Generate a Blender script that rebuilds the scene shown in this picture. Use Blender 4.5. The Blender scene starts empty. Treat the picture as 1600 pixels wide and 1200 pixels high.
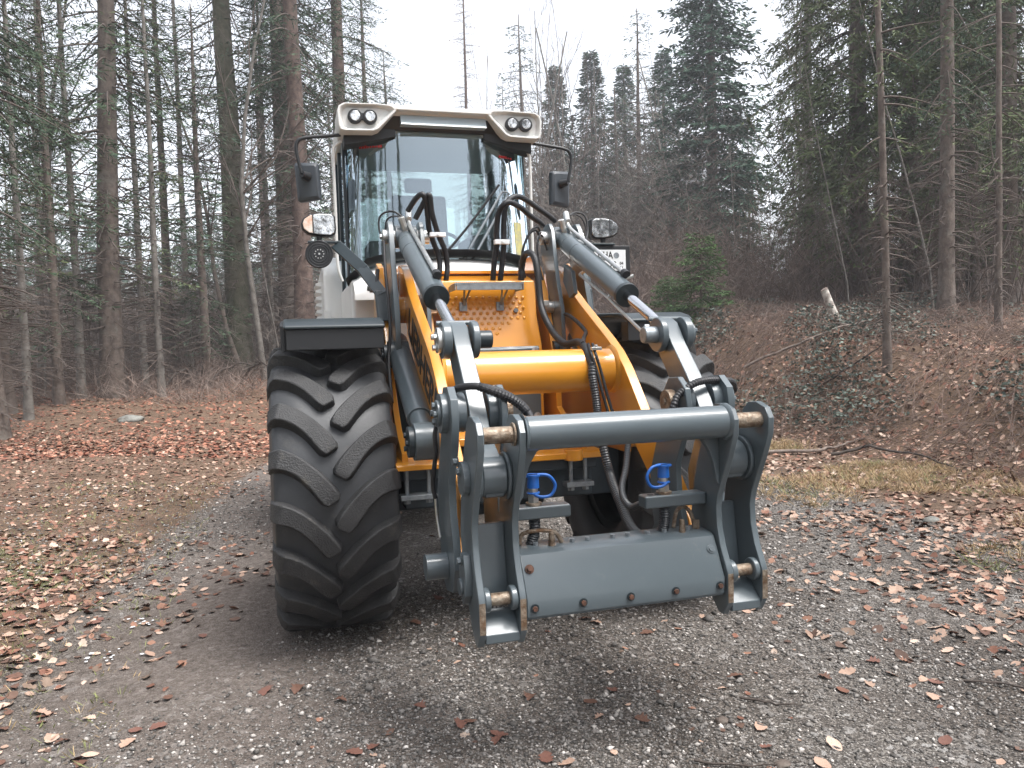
import bpy, bmesh, math, random
import numpy as np
from mathutils import Vector, Matrix, noise as mnoise

R = math.radians
random.seed(7)
rng = np.random.default_rng(7)
S = bpy.context.scene
COL = S.collection

# ------------------------------------------------------------------ camera, sky, sun, exposure
cam_d = bpy.data.cameras.new('camera')
cam_d.sensor_width = 36.0
cam_d.lens = 1215.0 / 1600.0 * 36.0
cam_d.clip_start = 0.05
cam_d.clip_end = 3000
cam = bpy.data.objects.new('camera', cam_d)
COL.objects.link(cam)
_p = math.atan(60 / 1215.0); _r = 0.0295
_Rt = Vector((1, 0, 0)); _U = Vector((0, math.sin(_p), math.cos(_p))); _F = Vector((0, math.cos(_p), -math.sin(_p)))
_X = math.cos(_r) * _Rt - math.sin(_r) * _U
_Y = math.cos(_r) * _U + math.sin(_r) * _Rt
_m = Matrix((( _X.x, _Y.x, -_F.x, 0), (_X.y, _Y.y, -_F.y, 0), (_X.z, _Y.z, -_F.z, 1.5193), (0, 0, 0, 1)))
cam.matrix_world = _m
S.camera = cam

w = bpy.data.worlds.new('World'); S.world = w; w.use_nodes = True
nt = w.node_tree; nt.nodes.clear()
sky = nt.nodes.new('ShaderNodeTexSky'); sky.sky_type = 'NISHITA'; sky.sun_disc = False
SUN_EL, SUN_AZ = R(64), R(120)
sky.sun_elevation = SUN_EL; sky.sun_rotation = SUN_AZ
sky.air_density = 1.0; sky.dust_density = 3.0; sky.ozone_density = 1.0
hs = nt.nodes.new('ShaderNodeHueSaturation'); hs.inputs['Saturation'].default_value = 0.26
bg = nt.nodes.new('ShaderNodeBackground'); bg.inputs['Strength'].default_value = 0.15
wo = nt.nodes.new('ShaderNodeOutputWorld')
nt.links.new(sky.outputs[0], hs.inputs['Color']); nt.links.new(hs.outputs[0], bg.inputs[0]); nt.links.new(bg.outputs[0], wo.inputs[0])

sd = bpy.data.lights.new('sun', 'SUN'); sd.energy = 1.5; sd.angle = R(30); sd.color = (1.0, 0.98, 0.95)
so = bpy.data.objects.new('sun', sd); COL.objects.link(so)
_d = Vector((math.sin(SUN_AZ) * math.cos(SUN_EL), math.cos(SUN_AZ) * math.cos(SUN_EL), math.sin(SUN_EL)))
so.rotation_euler = _d.to_track_quat('Z', 'Y').to_euler()
so.location = (0, 0, 30)
S.view_settings.view_transform = 'Standard'; S.view_settings.look = 'None'
S.view_settings.gamma = 1.0; S.view_settings.use_curve_mapping = False
S.view_settings.exposure = 1.62
S.cycles.max_bounces = 6; S.cycles.transparent_max_bounces = 8
S.cycles.use_denoising = True

# ------------------------------------------------------------------ materials
MATS = {}
def mat(name, color, rough=0.6, metal=0.0, var=0.0, vscale=6.0, color2=None, bump=0.0, bscale=40.0, coat=0.0, attr=None, dirt=None, spec=0.5):
    m = bpy.data.materials.new(name); m.use_nodes = True; MATS[name] = m
    t = m.node_tree; b = t.nodes['Principled BSDF']
    b.inputs['Roughness'].default_value = rough; b.inputs['Metallic'].default_value = metal
    b.inputs['Base Color'].default_value = (*color, 1)
    b.inputs['Specular IOR Level'].default_value = spec
    if coat: b.inputs['Coat Weight'].default_value = coat; b.inputs['Coat Roughness'].default_value = 0.12
    tc = t.nodes.new('ShaderNodeTexCoord')
    src = None
    if var or color2:
        n = t.nodes.new('ShaderNodeTexNoise'); n.inputs['Scale'].default_value = vscale; n.inputs['Detail'].default_value = 6
        n.inputs['Roughness'].default_value = 0.65
        t.links.new(tc.outputs['Object'], n.inputs['Vector'])
        r = t.nodes.new('ShaderNodeValToRGB')
        c2 = color2 or tuple(max(0, c * (1 - var)) for c in color)
        r.color_ramp.elements[0].position = 0.36; r.color_ramp.elements[1].position = 0.64
        r.color_ramp.elements[0].color = (*c2, 1); r.color_ramp.elements[1].color = (*color, 1)
        t.links.new(n.outputs['Fac'], r.inputs['Fac']); src = r.outputs['Color']
    if attr:
        a = t.nodes.new('ShaderNodeVertexColor'); a.layer_name = attr
        if src:
            mx = t.nodes.new('ShaderNodeMix'); mx.data_type = 'RGBA'; mx.blend_type = 'MULTIPLY'; mx.inputs[0].default_value = 1
            t.links.new(src, mx.inputs[6]); t.links.new(a.outputs['Color'], mx.inputs[7]); src = mx.outputs[2]
        else: src = a.outputs['Color']
    if dirt:
        n2 = t.nodes.new('ShaderNodeTexNoise'); n2.inputs['Scale'].default_value = dirt[1]; n2.inputs['Detail'].default_value = 8
        n2.inputs['Roughness'].default_value = 0.75
        t.links.new(tc.outputs['Object'], n2.inputs['Vector'])
        r2 = t.nodes.new('ShaderNodeValToRGB'); r2.color_ramp.elements[0].position = dirt[2]; r2.color_ramp.elements[1].position = dirt[3]
        r2.color_ramp.elements[0].color = (0, 0, 0, 1); r2.color_ramp.elements[1].color = (1, 1, 1, 1)
        t.links.new(n2.outputs['Fac'], r2.inputs['Fac'])
        mx = t.nodes.new('ShaderNodeMix'); mx.data_type = 'RGBA'
        t.links.new(r2.outputs['Color'], mx.inputs[0])
        if src: t.links.new(src, mx.inputs[6])
        else: mx.inputs[6].default_value = (*color, 1)
        mx.inputs[7].default_value = (*dirt[0], 1); src = mx.outputs[2]
        mr = t.nodes.new('ShaderNodeMapRange'); mr.inputs['To Min'].default_value = rough; mr.inputs['To Max'].default_value = min(1, rough + 0.35)
        t.links.new(r2.outputs['Color'], mr.inputs['Value']); t.links.new(mr.outputs[0], b.inputs['Roughness'])
    if src: t.links.new(src, b.inputs['Base Color'])
    if bump:
        nb = t.nodes.new('ShaderNodeTexNoise'); nb.inputs['Scale'].default_value = bscale; nb.inputs['Detail'].default_value = 5
        t.links.new(tc.outputs['Object'], nb.inputs['Vector'])
        bp = t.nodes.new('ShaderNodeBump'); bp.inputs['Strength'].default_value = bump; bp.inputs['Distance'].default_value = 0.02
        t.links.new(nb.outputs['Fac'], bp.inputs['Height']); t.links.new(bp.outputs[0], b.inputs['Normal'])
    return m

GREY = mat('grey_paint', (0.088, 0.110, 0.122), 0.33, 0, var=0.12, vscale=3, coat=0.35, dirt=((0.17, 0.165, 0.155), 12, 0.60, 0.95))
GREYD = mat('dark_grey_paint', (0.020, 0.030, 0.035), 0.34, 0, var=0.2, vscale=3, dirt=((0.09, 0.08, 0.07), 9, 0.58, 0.8))
ORANGE = mat('yellow_orange_paint', (0.70, 0.285, 0.022), 0.28, 0, var=0.08, vscale=3, coat=0.7, dirt=((0.45, 0.22, 0.07), 8, 0.68, 0.95))
WHITE = mat('white_paint', (0.80, 0.80, 0.78), 0.35, 0, var=0.05, vscale=2, coat=0.3, dirt=((0.5, 0.48, 0.44), 5, 0.62, 0.9))
BEIGE = mat('roof_plastic', (0.68, 0.675, 0.65), 0.42, 0, var=0.06, vscale=3)
RUBBER = mat('tyre_rubber', (0.026, 0.028, 0.031), 0.48, 0, color2=(0.040, 0.042, 0.046), vscale=5, bump=0.06, bscale=60, dirt=((0.115, 0.105, 0.090), 7, 0.56, 0.86))
LUG = mat('tyre_lug_rubber', (0.022, 0.022, 0.023), 0.62, 0, color2=(0.036, 0.036, 0.037), vscale=9, bump=0.35, bscale=130, dirt=((0.12, 0.11, 0.095), 11, 0.57, 0.84))
HOSE = mat('black_hose', (0.014, 0.014, 0.016), 0.5, bump=0.15, bscale=200)
CONDUIT = mat('ribbed_conduit', (0.035, 0.038, 0.042), 0.38, var=0.2)
BLACK = mat('black_plastic', (0.012, 0.013, 0.015), 0.5)
MIRB = mat('mirror_housing', (0.06, 0.070, 0.082), 0.45, var=0.15)
CHROME = mat('chrome_rod', (0.62, 0.63, 0.65), 0.12, 1.0)
ZINC = mat('zinc_plated', (0.66, 0.66, 0.64), 0.30, 0.85, var=0.25, vscale=20)
GALV = mat('galvanised_steel', (0.30, 0.33, 0.35), 0.5, 0.6, var=0.35, vscale=25)
WORN = mat('worn_steel', (0.33, 0.28, 0.22), 0.5, 0.5, color2=(0.12, 0.075, 0.045), vscale=30, bump=0.3, bscale=80, dirt=((0.16, 0.075, 0.03), 18, 0.5, 0.7))
RUST = mat('rusty_steel', (0.13, 0.058, 0.036), 0.8, 0.1, color2=(0.05, 0.028, 0.02), vscale=40)
BLUE = mat('blue_cap', (0.012, 0.11, 0.42), 0.4)
AXLE = mat('axle_casting', (0.035, 0.050, 0.062), 0.5, 0.1, var=0.3)
INT = mat('cab_interior', (0.10, 0.11, 0.115), 0.7)
INTL = mat('cab_headliner', (0.42, 0.45, 0.46), 0.8)
RED = mat('red_sticker', (0.55, 0.02, 0.02), 0.5)
YEL = mat('yellow_sticker', (0.50, 0.44, 0.14), 0.5, color2=(0.30, 0.29, 0.20), vscale=30)
PLATEW = mat('number_plate_white', (0.75, 0.76, 0.76), 0.35)
INK = mat('black_print', (0.012, 0.012, 0.012), 0.5)
GREENT = mat('green_trim', (0.10, 0.19, 0.16), 0.5)
LENS = mat('lamp_lens', (0.75, 0.76, 0.77), 0.12, 0.75, color2=(0.12, 0.125, 0.13), vscale=16, bump=0.25, bscale=28)
AMBER = mat('amber_lamp', (0.62, 0.30, 0.16), 0.2, 0.3, color2=(0.75, 0.66, 0.58), vscale=20)
SKYGLASS = mat('roof_glass_painted_sky', (0.42, 0.50, 0.54), 0.15, coat=0.5)  # roof glass with the sky's pale reflection put into its base colour
# tinted safety glass that both mirrors the sky and lets the cab show through
GLASS = bpy.data.materials.new('tinted_glass'); GLASS.use_nodes = True
t = GLASS.node_tree; t.nodes.clear()
o_ = t.nodes.new('ShaderNodeOutputMaterial'); mx_ = t.nodes.new('ShaderNodeMixShader')
tr_ = t.nodes.new('ShaderNodeBsdfTransparent'); tr_.inputs[0].default_value = (0.72, 0.79, 0.78, 1)
gl_ = t.nodes.new('ShaderNodeBsdfGlossy'); gl_.inputs['Color'].default_value = (0.78, 0.91, 1.0, 1); gl_.inputs['Roughness'].default_value = 0.02
lw_ = t.nodes.new('ShaderNodeLayerWeight'); lw_.inputs[0].default_value = 0.35
mr_ = t.nodes.new('ShaderNodeMapRange'); mr_.inputs['To Min'].default_value = 0.15; mr_.inputs['To Max'].default_value = 0.9
t.links.new(lw_.outputs['Fresnel'], mr_.inputs['Value']); t.links.new(mr_.outputs[0], mx_.inputs[0])
t.links.new(tr_.outputs[0], mx_.inputs[1]); t.links.new(gl_.outputs[0], mx_.inputs[2]); t.links.new(mx_.outputs[0], o_.inputs[0])

# ------------------------------------------------------------------ mesh helpers
def smooth(me, ang=35):
    me.shade_smooth() if hasattr(me, 'shade_smooth') else None
    me.set_sharp_from_angle(angle=R(ang))

def link(name, me, parent=None, kind=None):
    o = bpy.data.objects.new(name, me); COL.objects.link(o)
    if parent: o.parent = parent
    if kind: o['kind'] = kind
    return o

class MB:
    """collects shapes in loader coordinates (u = across, v = forward, z = up)"""
    def __init__(s): s.V = []; s.F = []
    def add(s, vs, fs):
        k = len(s.V); s.V += [tuple(p) for p in vs]; s.F += [tuple(i + k for i in f) for f in fs]; return s
    def box(s, u0, u1, v0, v1, z0, z1):
        vs = [(u, v, z) for z in (z0, z1) for v in (v0, v1) for u in (u0, u1)]
        return s.add(vs, [(0, 1, 3, 2), (4, 6, 7, 5), (0, 4, 5, 1), (2, 3, 7, 6), (0, 2, 6, 4), (1, 5, 7, 3)])
    def prism(s, poly, u0, u1):            # polygon in (v, z), extruded across
        n = len(poly)
        a = [(u0, p[0], p[1]) for p in poly]; b = [(u1, p[0], p[1]) for p in poly]
        f = [tuple(range(n)), tuple(range(2 * n - 1, n - 1, -1))] + [(i, i + n, (i + 1) % n + n, (i + 1) % n) for i in range(n)]
        return s.add(a + b, f)
    def prism_v(s, poly, v0, v1):          # polygon in (u, z), extruded along v
        n = len(poly)
        a = [(p[0], v0, p[1]) for p in poly]; b = [(p[0], v1, p[1]) for p in poly]
        f = [tuple(range(n)), tuple(range(2 * n - 1, n - 1, -1))] + [(i, i + n, (i + 1) % n + n, (i + 1) % n) for i in range(n)]
        return s.add(a + b, f)
    def cyl(s, p0, p1, r0, r1=None, n=24, cap=True):
        r1 = r0 if r1 is None else r1
        p0 = Vector(p0); p1 = Vector(p1); d = (p1 - p0).normalized()
        a = d.orthogonal().normalized(); b = d.cross(a)
        vs = []
        for p, r in ((p0, r0), (p1, r1)):
            for i in range(n):
                t = 2 * math.pi * i / n
                vs.append(p + r * (math.cos(t) * a + math.sin(t) * b))
        f = [(i, (i + 1) % n, (i + 1) % n + n, i + n) for i in range(n)]
        if cap: f += [tuple(range(n - 1, -1, -1)), tuple(range(n, 2 * n))]
        return s.add(vs, f)
    def boss(s, c, r, u0, u1, n=28): return s.cyl((u0, c[0], c[1]), (u1, c[0], c[1]), r, n=n)
    def hexbolt(s, p, d, r=0.012, h=0.01, washer=True):
        p = Vector(p); d = Vector(d).normalized()
        if washer: s.cyl(p, p + d * 0.003, r * 1.5, n=16); p = p + d * 0.003
        return s.cyl(p, p + d * h, r, n=6)
    def tube(s, pts, r, n=10, steps=6, rib=0.0, ribp=0.012, closed=False):
        P = [Vector(p) for p in pts]
        if steps > 1 and len(P) > 2:
            Q = []
            for i in range(len(P) - 1):
                p0 = P[max(0, i - 1)]; p1 = P[i]; p2 = P[i + 1]; p3 = P[min(len(P) - 1, i + 2)]
                L = (p2 - p1).length
                m = max(steps, int(L / (ribp / 2.0))) if rib else steps
                for k in range(m):
                    t = k / m
                    Q.append(0.5 * ((2 * p1) + (-p0 + p2) * t + (2 * p0 - 5 * p1 + 4 * p2 - p3) * t * t + (-p0 + 3 * p1 - 3 * p2 + p3) * t ** 3))
            Q.append(P[-1]); P = Q
        vs = []; a = None
        for i, p in enumerate(P):
            d = (P[min(i + 1, len(P) - 1)] - P[max(i - 1, 0)])
            d = d.normalized() if d.length > 1e-7 else Vector((0, 0, 1))
            if a is None: a = d.orthogonal().normalized()
            else:
                a = (a - d * a.dot(d)); a = a.normalized() if a.length > 1e-6 else d.orthogonal().normalized()
            b = d.cross(a)
            rr = r * (1 + (rib if i % 2 else -rib))
            for k in range(n):
                t = 2 * math.pi * k / n
                vs.append(p + rr * (math.cos(t) * a + math.sin(t) * b))
        m = len(P)
        f = [(i * n + k, i * n + (k + 1) % n, (i + 1) * n + (k + 1) % n, (i + 1) * n + k) for i in range(m - 1) for k in range(n)]
        f += [tuple(range(n - 1, -1, -1)), tuple(range((m - 1) * n, m * n))]
        return s.add(vs, f)
    def build(s, name, m, parent=None, bevel=0.0, seg=2, ang=35, flip=True, label=None):
        me = bpy.data.meshes.new(name)
        vs = [(u, -v, z) for u, v, z in s.V] if flip else s.V
        me.from_pydata(vs, [], s.F)
        bm = bmesh.new(); bm.from_mesh(me); bmesh.ops.recalc_face_normals(bm, faces=bm.faces); bm.to_mesh(me); bm.free()
        smooth(me, ang); me.materials.append(m)
        o = link(name, me, parent)
        if bevel:
            b = o.modifiers.new('bevel', 'BEVEL'); b.width = bevel; b.segments = seg; b.limit_method = 'ANGLE'; b.angle_limit = R(40); b.harden_normals = True
        if label: o['label'] = label
        return o

def circ(c, r, a0, a1, n):
    return [(c[0] + r * math.cos(R(a0 + (a1 - a0) * i / n)), c[1] + r * math.sin(R(a0 + (a1 - a0) * i / n))) for i in range(n + 1)]

def text_obj(name, body, size, m, parent, mw, extrude=0.001, xs=1.0, space=1.0):
    c = bpy.data.curves.new(name, 'FONT'); c.body = body; c.size = size; c.extrude = extrude
    c.align_x = 'CENTER'; c.align_y = 'CENTER'; c.offset = size * 0.022; c.space_character = space
    tmp = bpy.data.objects.new('tmp', c); COL.objects.link(tmp)
    dg = bpy.context.evaluated_depsgraph_get(); me = bpy.data.meshes.new_from_object(tmp.evaluated_get(dg))
    bpy.data.objects.remove(tmp)
    me.transform(mw @ Matrix.Diagonal((xs, 1, 1, 1))); me.materials.clear(); me.materials.append(m)
    me.name = name
    return link(name, me, parent)

# ------------------------------------------------------------------ the ground
RINGS = []
FOOT = [(-30, 9.5), (0, 7.2), (4, 6.0), (7.6, 5.0), (11.4, 3.75), (13.5, 2.7), (16, 1.9), (22, 1.6), (30, 2.6), (60, 9), (400, 80)]
_fy = [p[0] for p in FOOT]; _fx = [p[1] for p in FOOT]
def sstep(a, b, x):
    t = np.clip((x - a) / (b - a), 0, 1); return t * t * (3 - 2 * t)
_ph = rng.uniform(0, 6.28, 40); _dr = rng.uniform(0, 6.28, 40)
def wob(x, y, f0, k0, k1, p=1.0):
    s = 0
    for k in range(k0, k1):
        f = f0 * 1.6 ** (k - k0)
        s = s + np.sin(f * (x * math.cos(_dr[k]) + y * math.sin(_dr[k])) + _ph[k]) / (1.6 ** ((k - k0) * p))
    return s
def gz(x, y):
    x = np.asarray(x, float); y = np.asarray(y, float)
    d = x - np.interp(y, _fy, _fx)
    bank = sstep(0.0, 3.4, d) * (1.22 + 0.10 * np.clip(y - 11, 0, 9)) + 0.03 * np.clip(d - 6, 0, 60)
    bank = bank + sstep(0.2, 1.5, d) * 0.06 * wob(x, y, 1.7, 0, 6)
    lr = 0.07 * np.clip(y - 14 + 0.15 * np.clip(-x, 0, 20), 0, 60) * sstep(2.2, -1.5, x - 0.05 * y)
    far = 0.05 * np.clip(y - 30, 0, 60) * sstep(-3, 3, x)
    left = sstep(-3.2, -6, x) * 0.10
    z = bank + np.maximum(lr, far * sstep(3, 0, d)) + left
    rough_ = sstep(12, 20, y) * 0.05 * wob(x, y, 1.1, 6, 12)
    near = 0.010 * wob(x, y, 1.3, 12, 18)
    # the wheel ruts
    rut = -0.035 * np.exp(-((x + 2.25 + 0.10 * (y - 5)) / 0.33) ** 2) * sstep(10, 7, y)
    return z + rough_ + (near + rut) * sstep(0.6, 0.0, d) * (1 - sstep(3.9, 4.3, y) * sstep(5.3, 4.9, y) * (np.abs(x) < 1.6))
def GZ(x, y): return float(gz(x, y))

def zone(x, y):
    """0..1 weights: gravel, mud, leaf/soil, moss"""
    d = x - np.interp(y, _fy, _fx)
    n = 0.35 * wob(x, y, 0.8, 20, 26)
    verge = sstep(-2.6, -1.0, d + 0.5 * n)                     # right verge with leaves and straw grass
    leftv = sstep(-2.1, -3.0, x + 0.14 * (y - 4) + 0.35 * n)   # left leafy, mossy verge
    back = sstep(9.5, 12.0, y + 0.8 * n + 0.4 * x) * sstep(1.5, 0.0, x)
    soil = np.clip(np.maximum(np.maximum(verge, leftv * 0.9), back), 0, 1)
    mud = np.exp(-((x + 1.75 + 0.14 * (y - 4)) / (0.75 + 0.06 * np.clip(y - 4, 0, 10))) ** 2) * sstep(13, 9, y)
    mud = np.clip(mud + 0.75 * np.exp(-((x + 0.2) / 1.1) ** 2) * sstep(6, 3, y) * (0.7 + n), 0, 1)
    moss = leftv * sstep(0.1, 0.6, n + 0.35) * sstep(9, 4, y)
    return np.clip(1 - soil, 0, 1), mud * (1 - 0.6 * soil), soil, moss

def build_ground():
    ax = lambda a, b, n: np.linspace(a, b, n, endpoint=False)
    xs = np.concatenate([-np.geomspace(400, 9, 50)[:-1], ax(-9, 9, 300), np.geomspace(9, 400, 50)])
    ys = np.concatenate([-np.geomspace(200, 1, 20)[:-1], ax(-1, 1.5, 8), ax(1.5, 14, 250), ax(14, 34, 160), np.geomspace(34, 600, 50)])
    X, Y = np.meshgrid(xs, ys); Z = gz(X, Y)
    nx, ny = len(xs), len(ys)
    co = np.stack([X, Y, Z], -1).reshape(-1, 3)
    i = np.arange(nx * ny).reshape(ny, nx)
    q = np.stack([i[:-1, :-1], i[:-1, 1:], i[1:, 1:], i[1:, :-1]], -1).reshape(-1, 4)
    me = mesh_np('ground', co, q)
    g, m, s, mo = zone(X.ravel(), Y.ravel())
    a = me.color_attributes.new('zone', 'FLOAT_COLOR', 'POINT')
    a.data.foreach_set('color', np.stack([g, m, s, mo], -1).astype('f4').ravel())
    return me

def mesh_np(name, co, quads, tris=None):
    me = bpy.data.meshes.new(name)
    nq = len(quads); ntr = 0 if tris is None else len(tris)
    me.vertices.add(len(co)); me.vertices.foreach_set('co', np.asarray(co, 'f4').ravel())
    loops = np.asarray(quads, 'i4').ravel()
    if ntr: loops = np.concatenate([loops, np.asarray(tris, 'i4').ravel()])
    me.loops.add(len(loops)); me.loops.foreach_set('vertex_index', loops)
    me.polygons.add(nq + ntr)
    st = np.concatenate([np.arange(nq) * 4, nq * 4 + np.arange(ntr) * 3]).astype('i4')
    me.polygons.foreach_set('loop_start', st)
    me.polygons.foreach_set('loop_total', np.concatenate([np.full(nq, 4), np.full(ntr, 3)]).astype('i4'))
    me.update(calc_edges=True); me.validate()
    return me

def ground_mat():
    m = bpy.data.materials.new('gravel_and_soil'); m.use_nodes = True
    t = m.node_tree; b = t.nodes['Principled BSDF']; b.inputs['Roughness'].default_value = 0.85
    tc = t.nodes.new('ShaderNodeTexCoord'); N = t.nodes.new; L = t.links.new
    def ramp(src, els):
        r = N('ShaderNodeValToRGB'); e = r.color_ramp.elements
        while len(e) < len(els): e.new(0.5)
        for k, (p, c) in enumerate(els): e[k].position = p; e[k].color = (*c, 1)
        L(src, r.inputs['Fac']); return r.outputs['Color']
    def noise(sc, det=6, ro=0.6):
        n = N('ShaderNodeTexNoise'); n.inputs['Scale'].default_value = sc; n.inputs['Detail'].default_value = det; n.inputs['Roughness'].default_value = ro
        L(tc.outputs['Object'], n.inputs['Vector']); return n.outputs['Fac']
    def vor(sc):
        v = N('ShaderNodeTexVoronoi'); v.inputs['Scale'].default_value = sc; L(tc.outputs['Object'], v.inputs['Vector']); return v
    def mix(f, a, c, bt='MIX'):
        x = N('ShaderNodeMix'); x.data_type = 'RGBA'; x.blend_type = bt
        if isinstance(f, float): x.inputs[0].default_value = f
        else: L(f, x.inputs[0])
        L(a, x.inputs[6]); L(c, x.inputs[7]); return x.outputs[2]
    v1 = vor(120); v2 = vor(34)
    sep = N('ShaderNodeSeparateColor'); L(v1.outputs['Color'], sep.inputs[0])
    sep2 = N('ShaderNodeSeparateColor'); L(v2.outputs['Color'], sep2.inputs[0])
    grav = ramp(sep.outputs[0], [(0, (0.080, 0.069, 0.060)), (0.45, (0.205, 0.186, 0.168)), (0.80, (0.35, 0.325, 0.30)), (1.0, (0.54, 0.515, 0.48))])
    edge = ramp(v1.outputs['Distance'], [(0.0, (1, 1, 1)), (0.75, (0.35, 0.34, 0.33))])
    grav = mix(0.75, grav, edge, 'MULTIPLY')
    big = ramp(sep2.outputs[1], [(0.86, (0, 0, 0)), (0.9, (1, 1, 1))])
    bigc = ramp(sep2.outputs[2], [(0, (0.16, 0.15, 0.14)), (1, (0.42, 0.41, 0.40))])
    grav = mix(big, grav, bigc)
    patch = ramp(noise(1.1, 5), [(0.34, (0.52, 0.45, 0.40)), (0.52, (0.85, 0.80, 0.76)), (0.66, (1.15, 1.13, 1.1))])
    grav = mix(1.0, grav, patch, 'MULTIPLY')
    mud = ramp(noise(22, 12, 0.82), [(0.36, (0.075, 0.055, 0.044)), (0.50, (0.18, 0.14, 0.118)), (0.64, (0.33, 0.28, 0.245))])
    soil = ramp(noise(30, 9, 0.78), [(0.30, (0.045, 0.028, 0.018)), (0.5, (0.17, 0.105, 0.065)), (0.68, (0.33, 0.20, 0.13)), (0.8, (0.42, 0.29, 0.20))])
    soilp = ramp(noise(2.2, 5), [(0.35, (0.60, 0.58, 0.52)), (0.65, (1, 1, 1))]); soil = mix(1.0, soil, soilp, 'MULTIPLY')
    mossc = ramp(noise(60, 6, 0.7), [(0.3, (0.055, 0.065, 0.02)), (0.7, (0.21, 0.20, 0.09))])
    za = N('ShaderNodeVertexColor'); za.layer_name = 'zone'
    zs = N('ShaderNodeSeparateColor'); L(za.outputs['Color'], zs.inputs[0])
    def fac(src, sc, amt, lo, hi):
        n = noise(sc, 8, 0.7); a = N('ShaderNodeMath'); a.operation = 'MULTIPLY_ADD'; a.inputs[1].default_value = amt
        L(n, a.inputs[0]); L(src, a.inputs[2])
        r = N('ShaderNodeMapRange'); r.inputs['From Min'].default_value = lo; r.inputs['From Max'].default_value = hi; r.interpolation_type = 'SMOOTHSTEP'
        L(a.outputs[0], r.inputs['Value']); return r.outputs[0]
    mudg = mix(0.42, mud, grav); c = mix(fac(zs.outputs[1], 5, 1.6, 1.0, 1.6), grav, mudg)
    c = mix(fac(zs.outputs[2], 7, 0.9, 0.75, 1.15), c, soil)
    c = mix(fac(za.outputs['Alpha'], 12, 1.1, 0.95, 1.35), c, mossc)
    L(c, b.inputs['Base Color'])
    h = N('ShaderNodeMath'); h.operation = 'MULTIPLY_ADD'; h.inputs[1].default_value = -0.9
    L(v1.outputs['Distance'], h.inputs[0]); L(noise(140, 6, 0.8), h.inputs[2])
    h2 = N('ShaderNodeMath'); h2.operation = 'MULTIPLY_ADD'; h2.inputs[1].default_value = 1.5
    L(noise(14, 8, 0.75), h2.inputs[0]); L(h.outputs[0], h2.inputs[2])
    bp = N('ShaderNodeBump'); bp.inputs['Strength'].default_value = 0.9; bp.inputs['Distance'].default_value = 0.014
    L(h2.outputs[0], bp.inputs['Height']); L(bp.outputs[0], b.inputs['Normal'])
    return m
gme = build_ground(); gme.materials.append(ground_mat()); gme.shade_smooth()
ground = link('ground', gme, kind='structure')

# ------------------------------------------------------------------ trees
CX = -0.0295
def at(px, py_or_none, Y):
    """ground point seen in pixel column px of the photograph at distance Y"""
    x = (px - 800) / 1215.0 * Y
    return x, Y
BARK = mat('spruce_bark', (0.150, 0.120, 0.100), 0.9, color2=(0.075, 0.056, 0.046), vscale=5, bump=0.8, bscale=14, dirt=((0.16, 0.155, 0.135), 3, 0.52, 0.72))
BARKR = mat('reddish_spruce_bark', (0.160, 0.112, 0.092), 0.9, color2=(0.075, 0.050, 0.042), vscale=6, bump=0.8, bscale=16, dirt=((0.13, 0.12, 0.10), 4, 0.58, 0.8))
BARKM = mat('mossy_bark', (0.105, 0.095, 0.070), 0.9, color2=(0.045, 0.048, 0.025), vscale=4, bump=0.8, bscale=12)
BEECH = mat('smooth_grey_bark', (0.20, 0.185, 0.165), 0.8, color2=(0.10, 0.088, 0.075), vscale=5, bump=0.4, bscale=18)
TWIG = mat('bare_twigs', (0.135, 0.108, 0.092), 0.9, color2=(0.075, 0.055, 0.046), vscale=0.6)
TWIGR = mat('reddish_brush_twigs', (0.150, 0.098, 0.080), 0.9, color2=(0.085, 0.055, 0.045), vscale=0.6)
BIRCH = mat('birch_bark', (0.60, 0.56, 0.50), 0.8, color2=(0.16, 0.12, 0.10), vscale=9, bump=0.4, bscale=30)
def foliage_mat(name, a, b):
    m = mat(name, a, 0.75, color2=b, vscale=0.9, attr='tint', spec=0.2)
    t = m.node_tree; bs = t.nodes['Principled BSDF']
    return m
NEED = foliage_mat('spruce_needles', (0.062, 0.098, 0.056), (0.034, 0.056, 0.038))
NEEDB = foliage_mat('bluish_spruce_needles', (0.055, 0.100, 0.068), (0.032, 0.060, 0.046))
NEEDO = foliage_mat('olive_spruce_needles', (0.105, 0.135, 0.062), (0.062, 0.082, 0.042))
NEEDG = foliage_mat('fresh_spruce_needles', (0.085, 0.140, 0.050), (0.050, 0.090, 0.040))
NEEDY = foliage_mat('larch_needles', (0.20, 0.13, 0.07), (0.12, 0.08, 0.05))

class TT:
    """collects tapered twigs as thin prisms"""
    def __init__(s): s.P = []; s.Q = []; s.n = 0
    def seg(s, pts, rad, n=3):
        P = np.asarray(pts, float); rad = np.asarray(rad, float); m = len(P)
        T = np.gradient(P, axis=0); T /= (np.linalg.norm(T, axis=1, keepdims=True) + 1e-9)
        ref = np.array([0, 0, 1.0]) if abs(T[0, 2]) < 0.8 else np.array([1.0, 0, 0])
        A = np.cross(T, ref); A /= (np.linalg.norm(A, axis=1, keepdims=True) + 1e-9); B = np.cross(T, A)
        th = np.arange(n) * 2 * np.pi / n
        V = P[:, None] + rad[:, None, None] * (np.cos(th)[None, :, None] * A[:, None] + np.sin(th)[None, :, None] * B[:, None])
        s.P.append(V.reshape(-1, 3))
        i = np.arange(m - 1)[:, None] * n; k = np.arange(n)[None]
        q = np.stack([i + k, i + (k + 1) % n, i + n + (k + 1) % n, i + n + k], -1).reshape(-1, 4) + s.n
        s.Q.append(q); s.n += m * n
    def mesh(s, name, m, sm=True):
        me = mesh_np(name, np.concatenate(s.P), np.concatenate(s.Q)); me.materials.append(m)
        if sm: me.shade_smooth()
        return me

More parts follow.
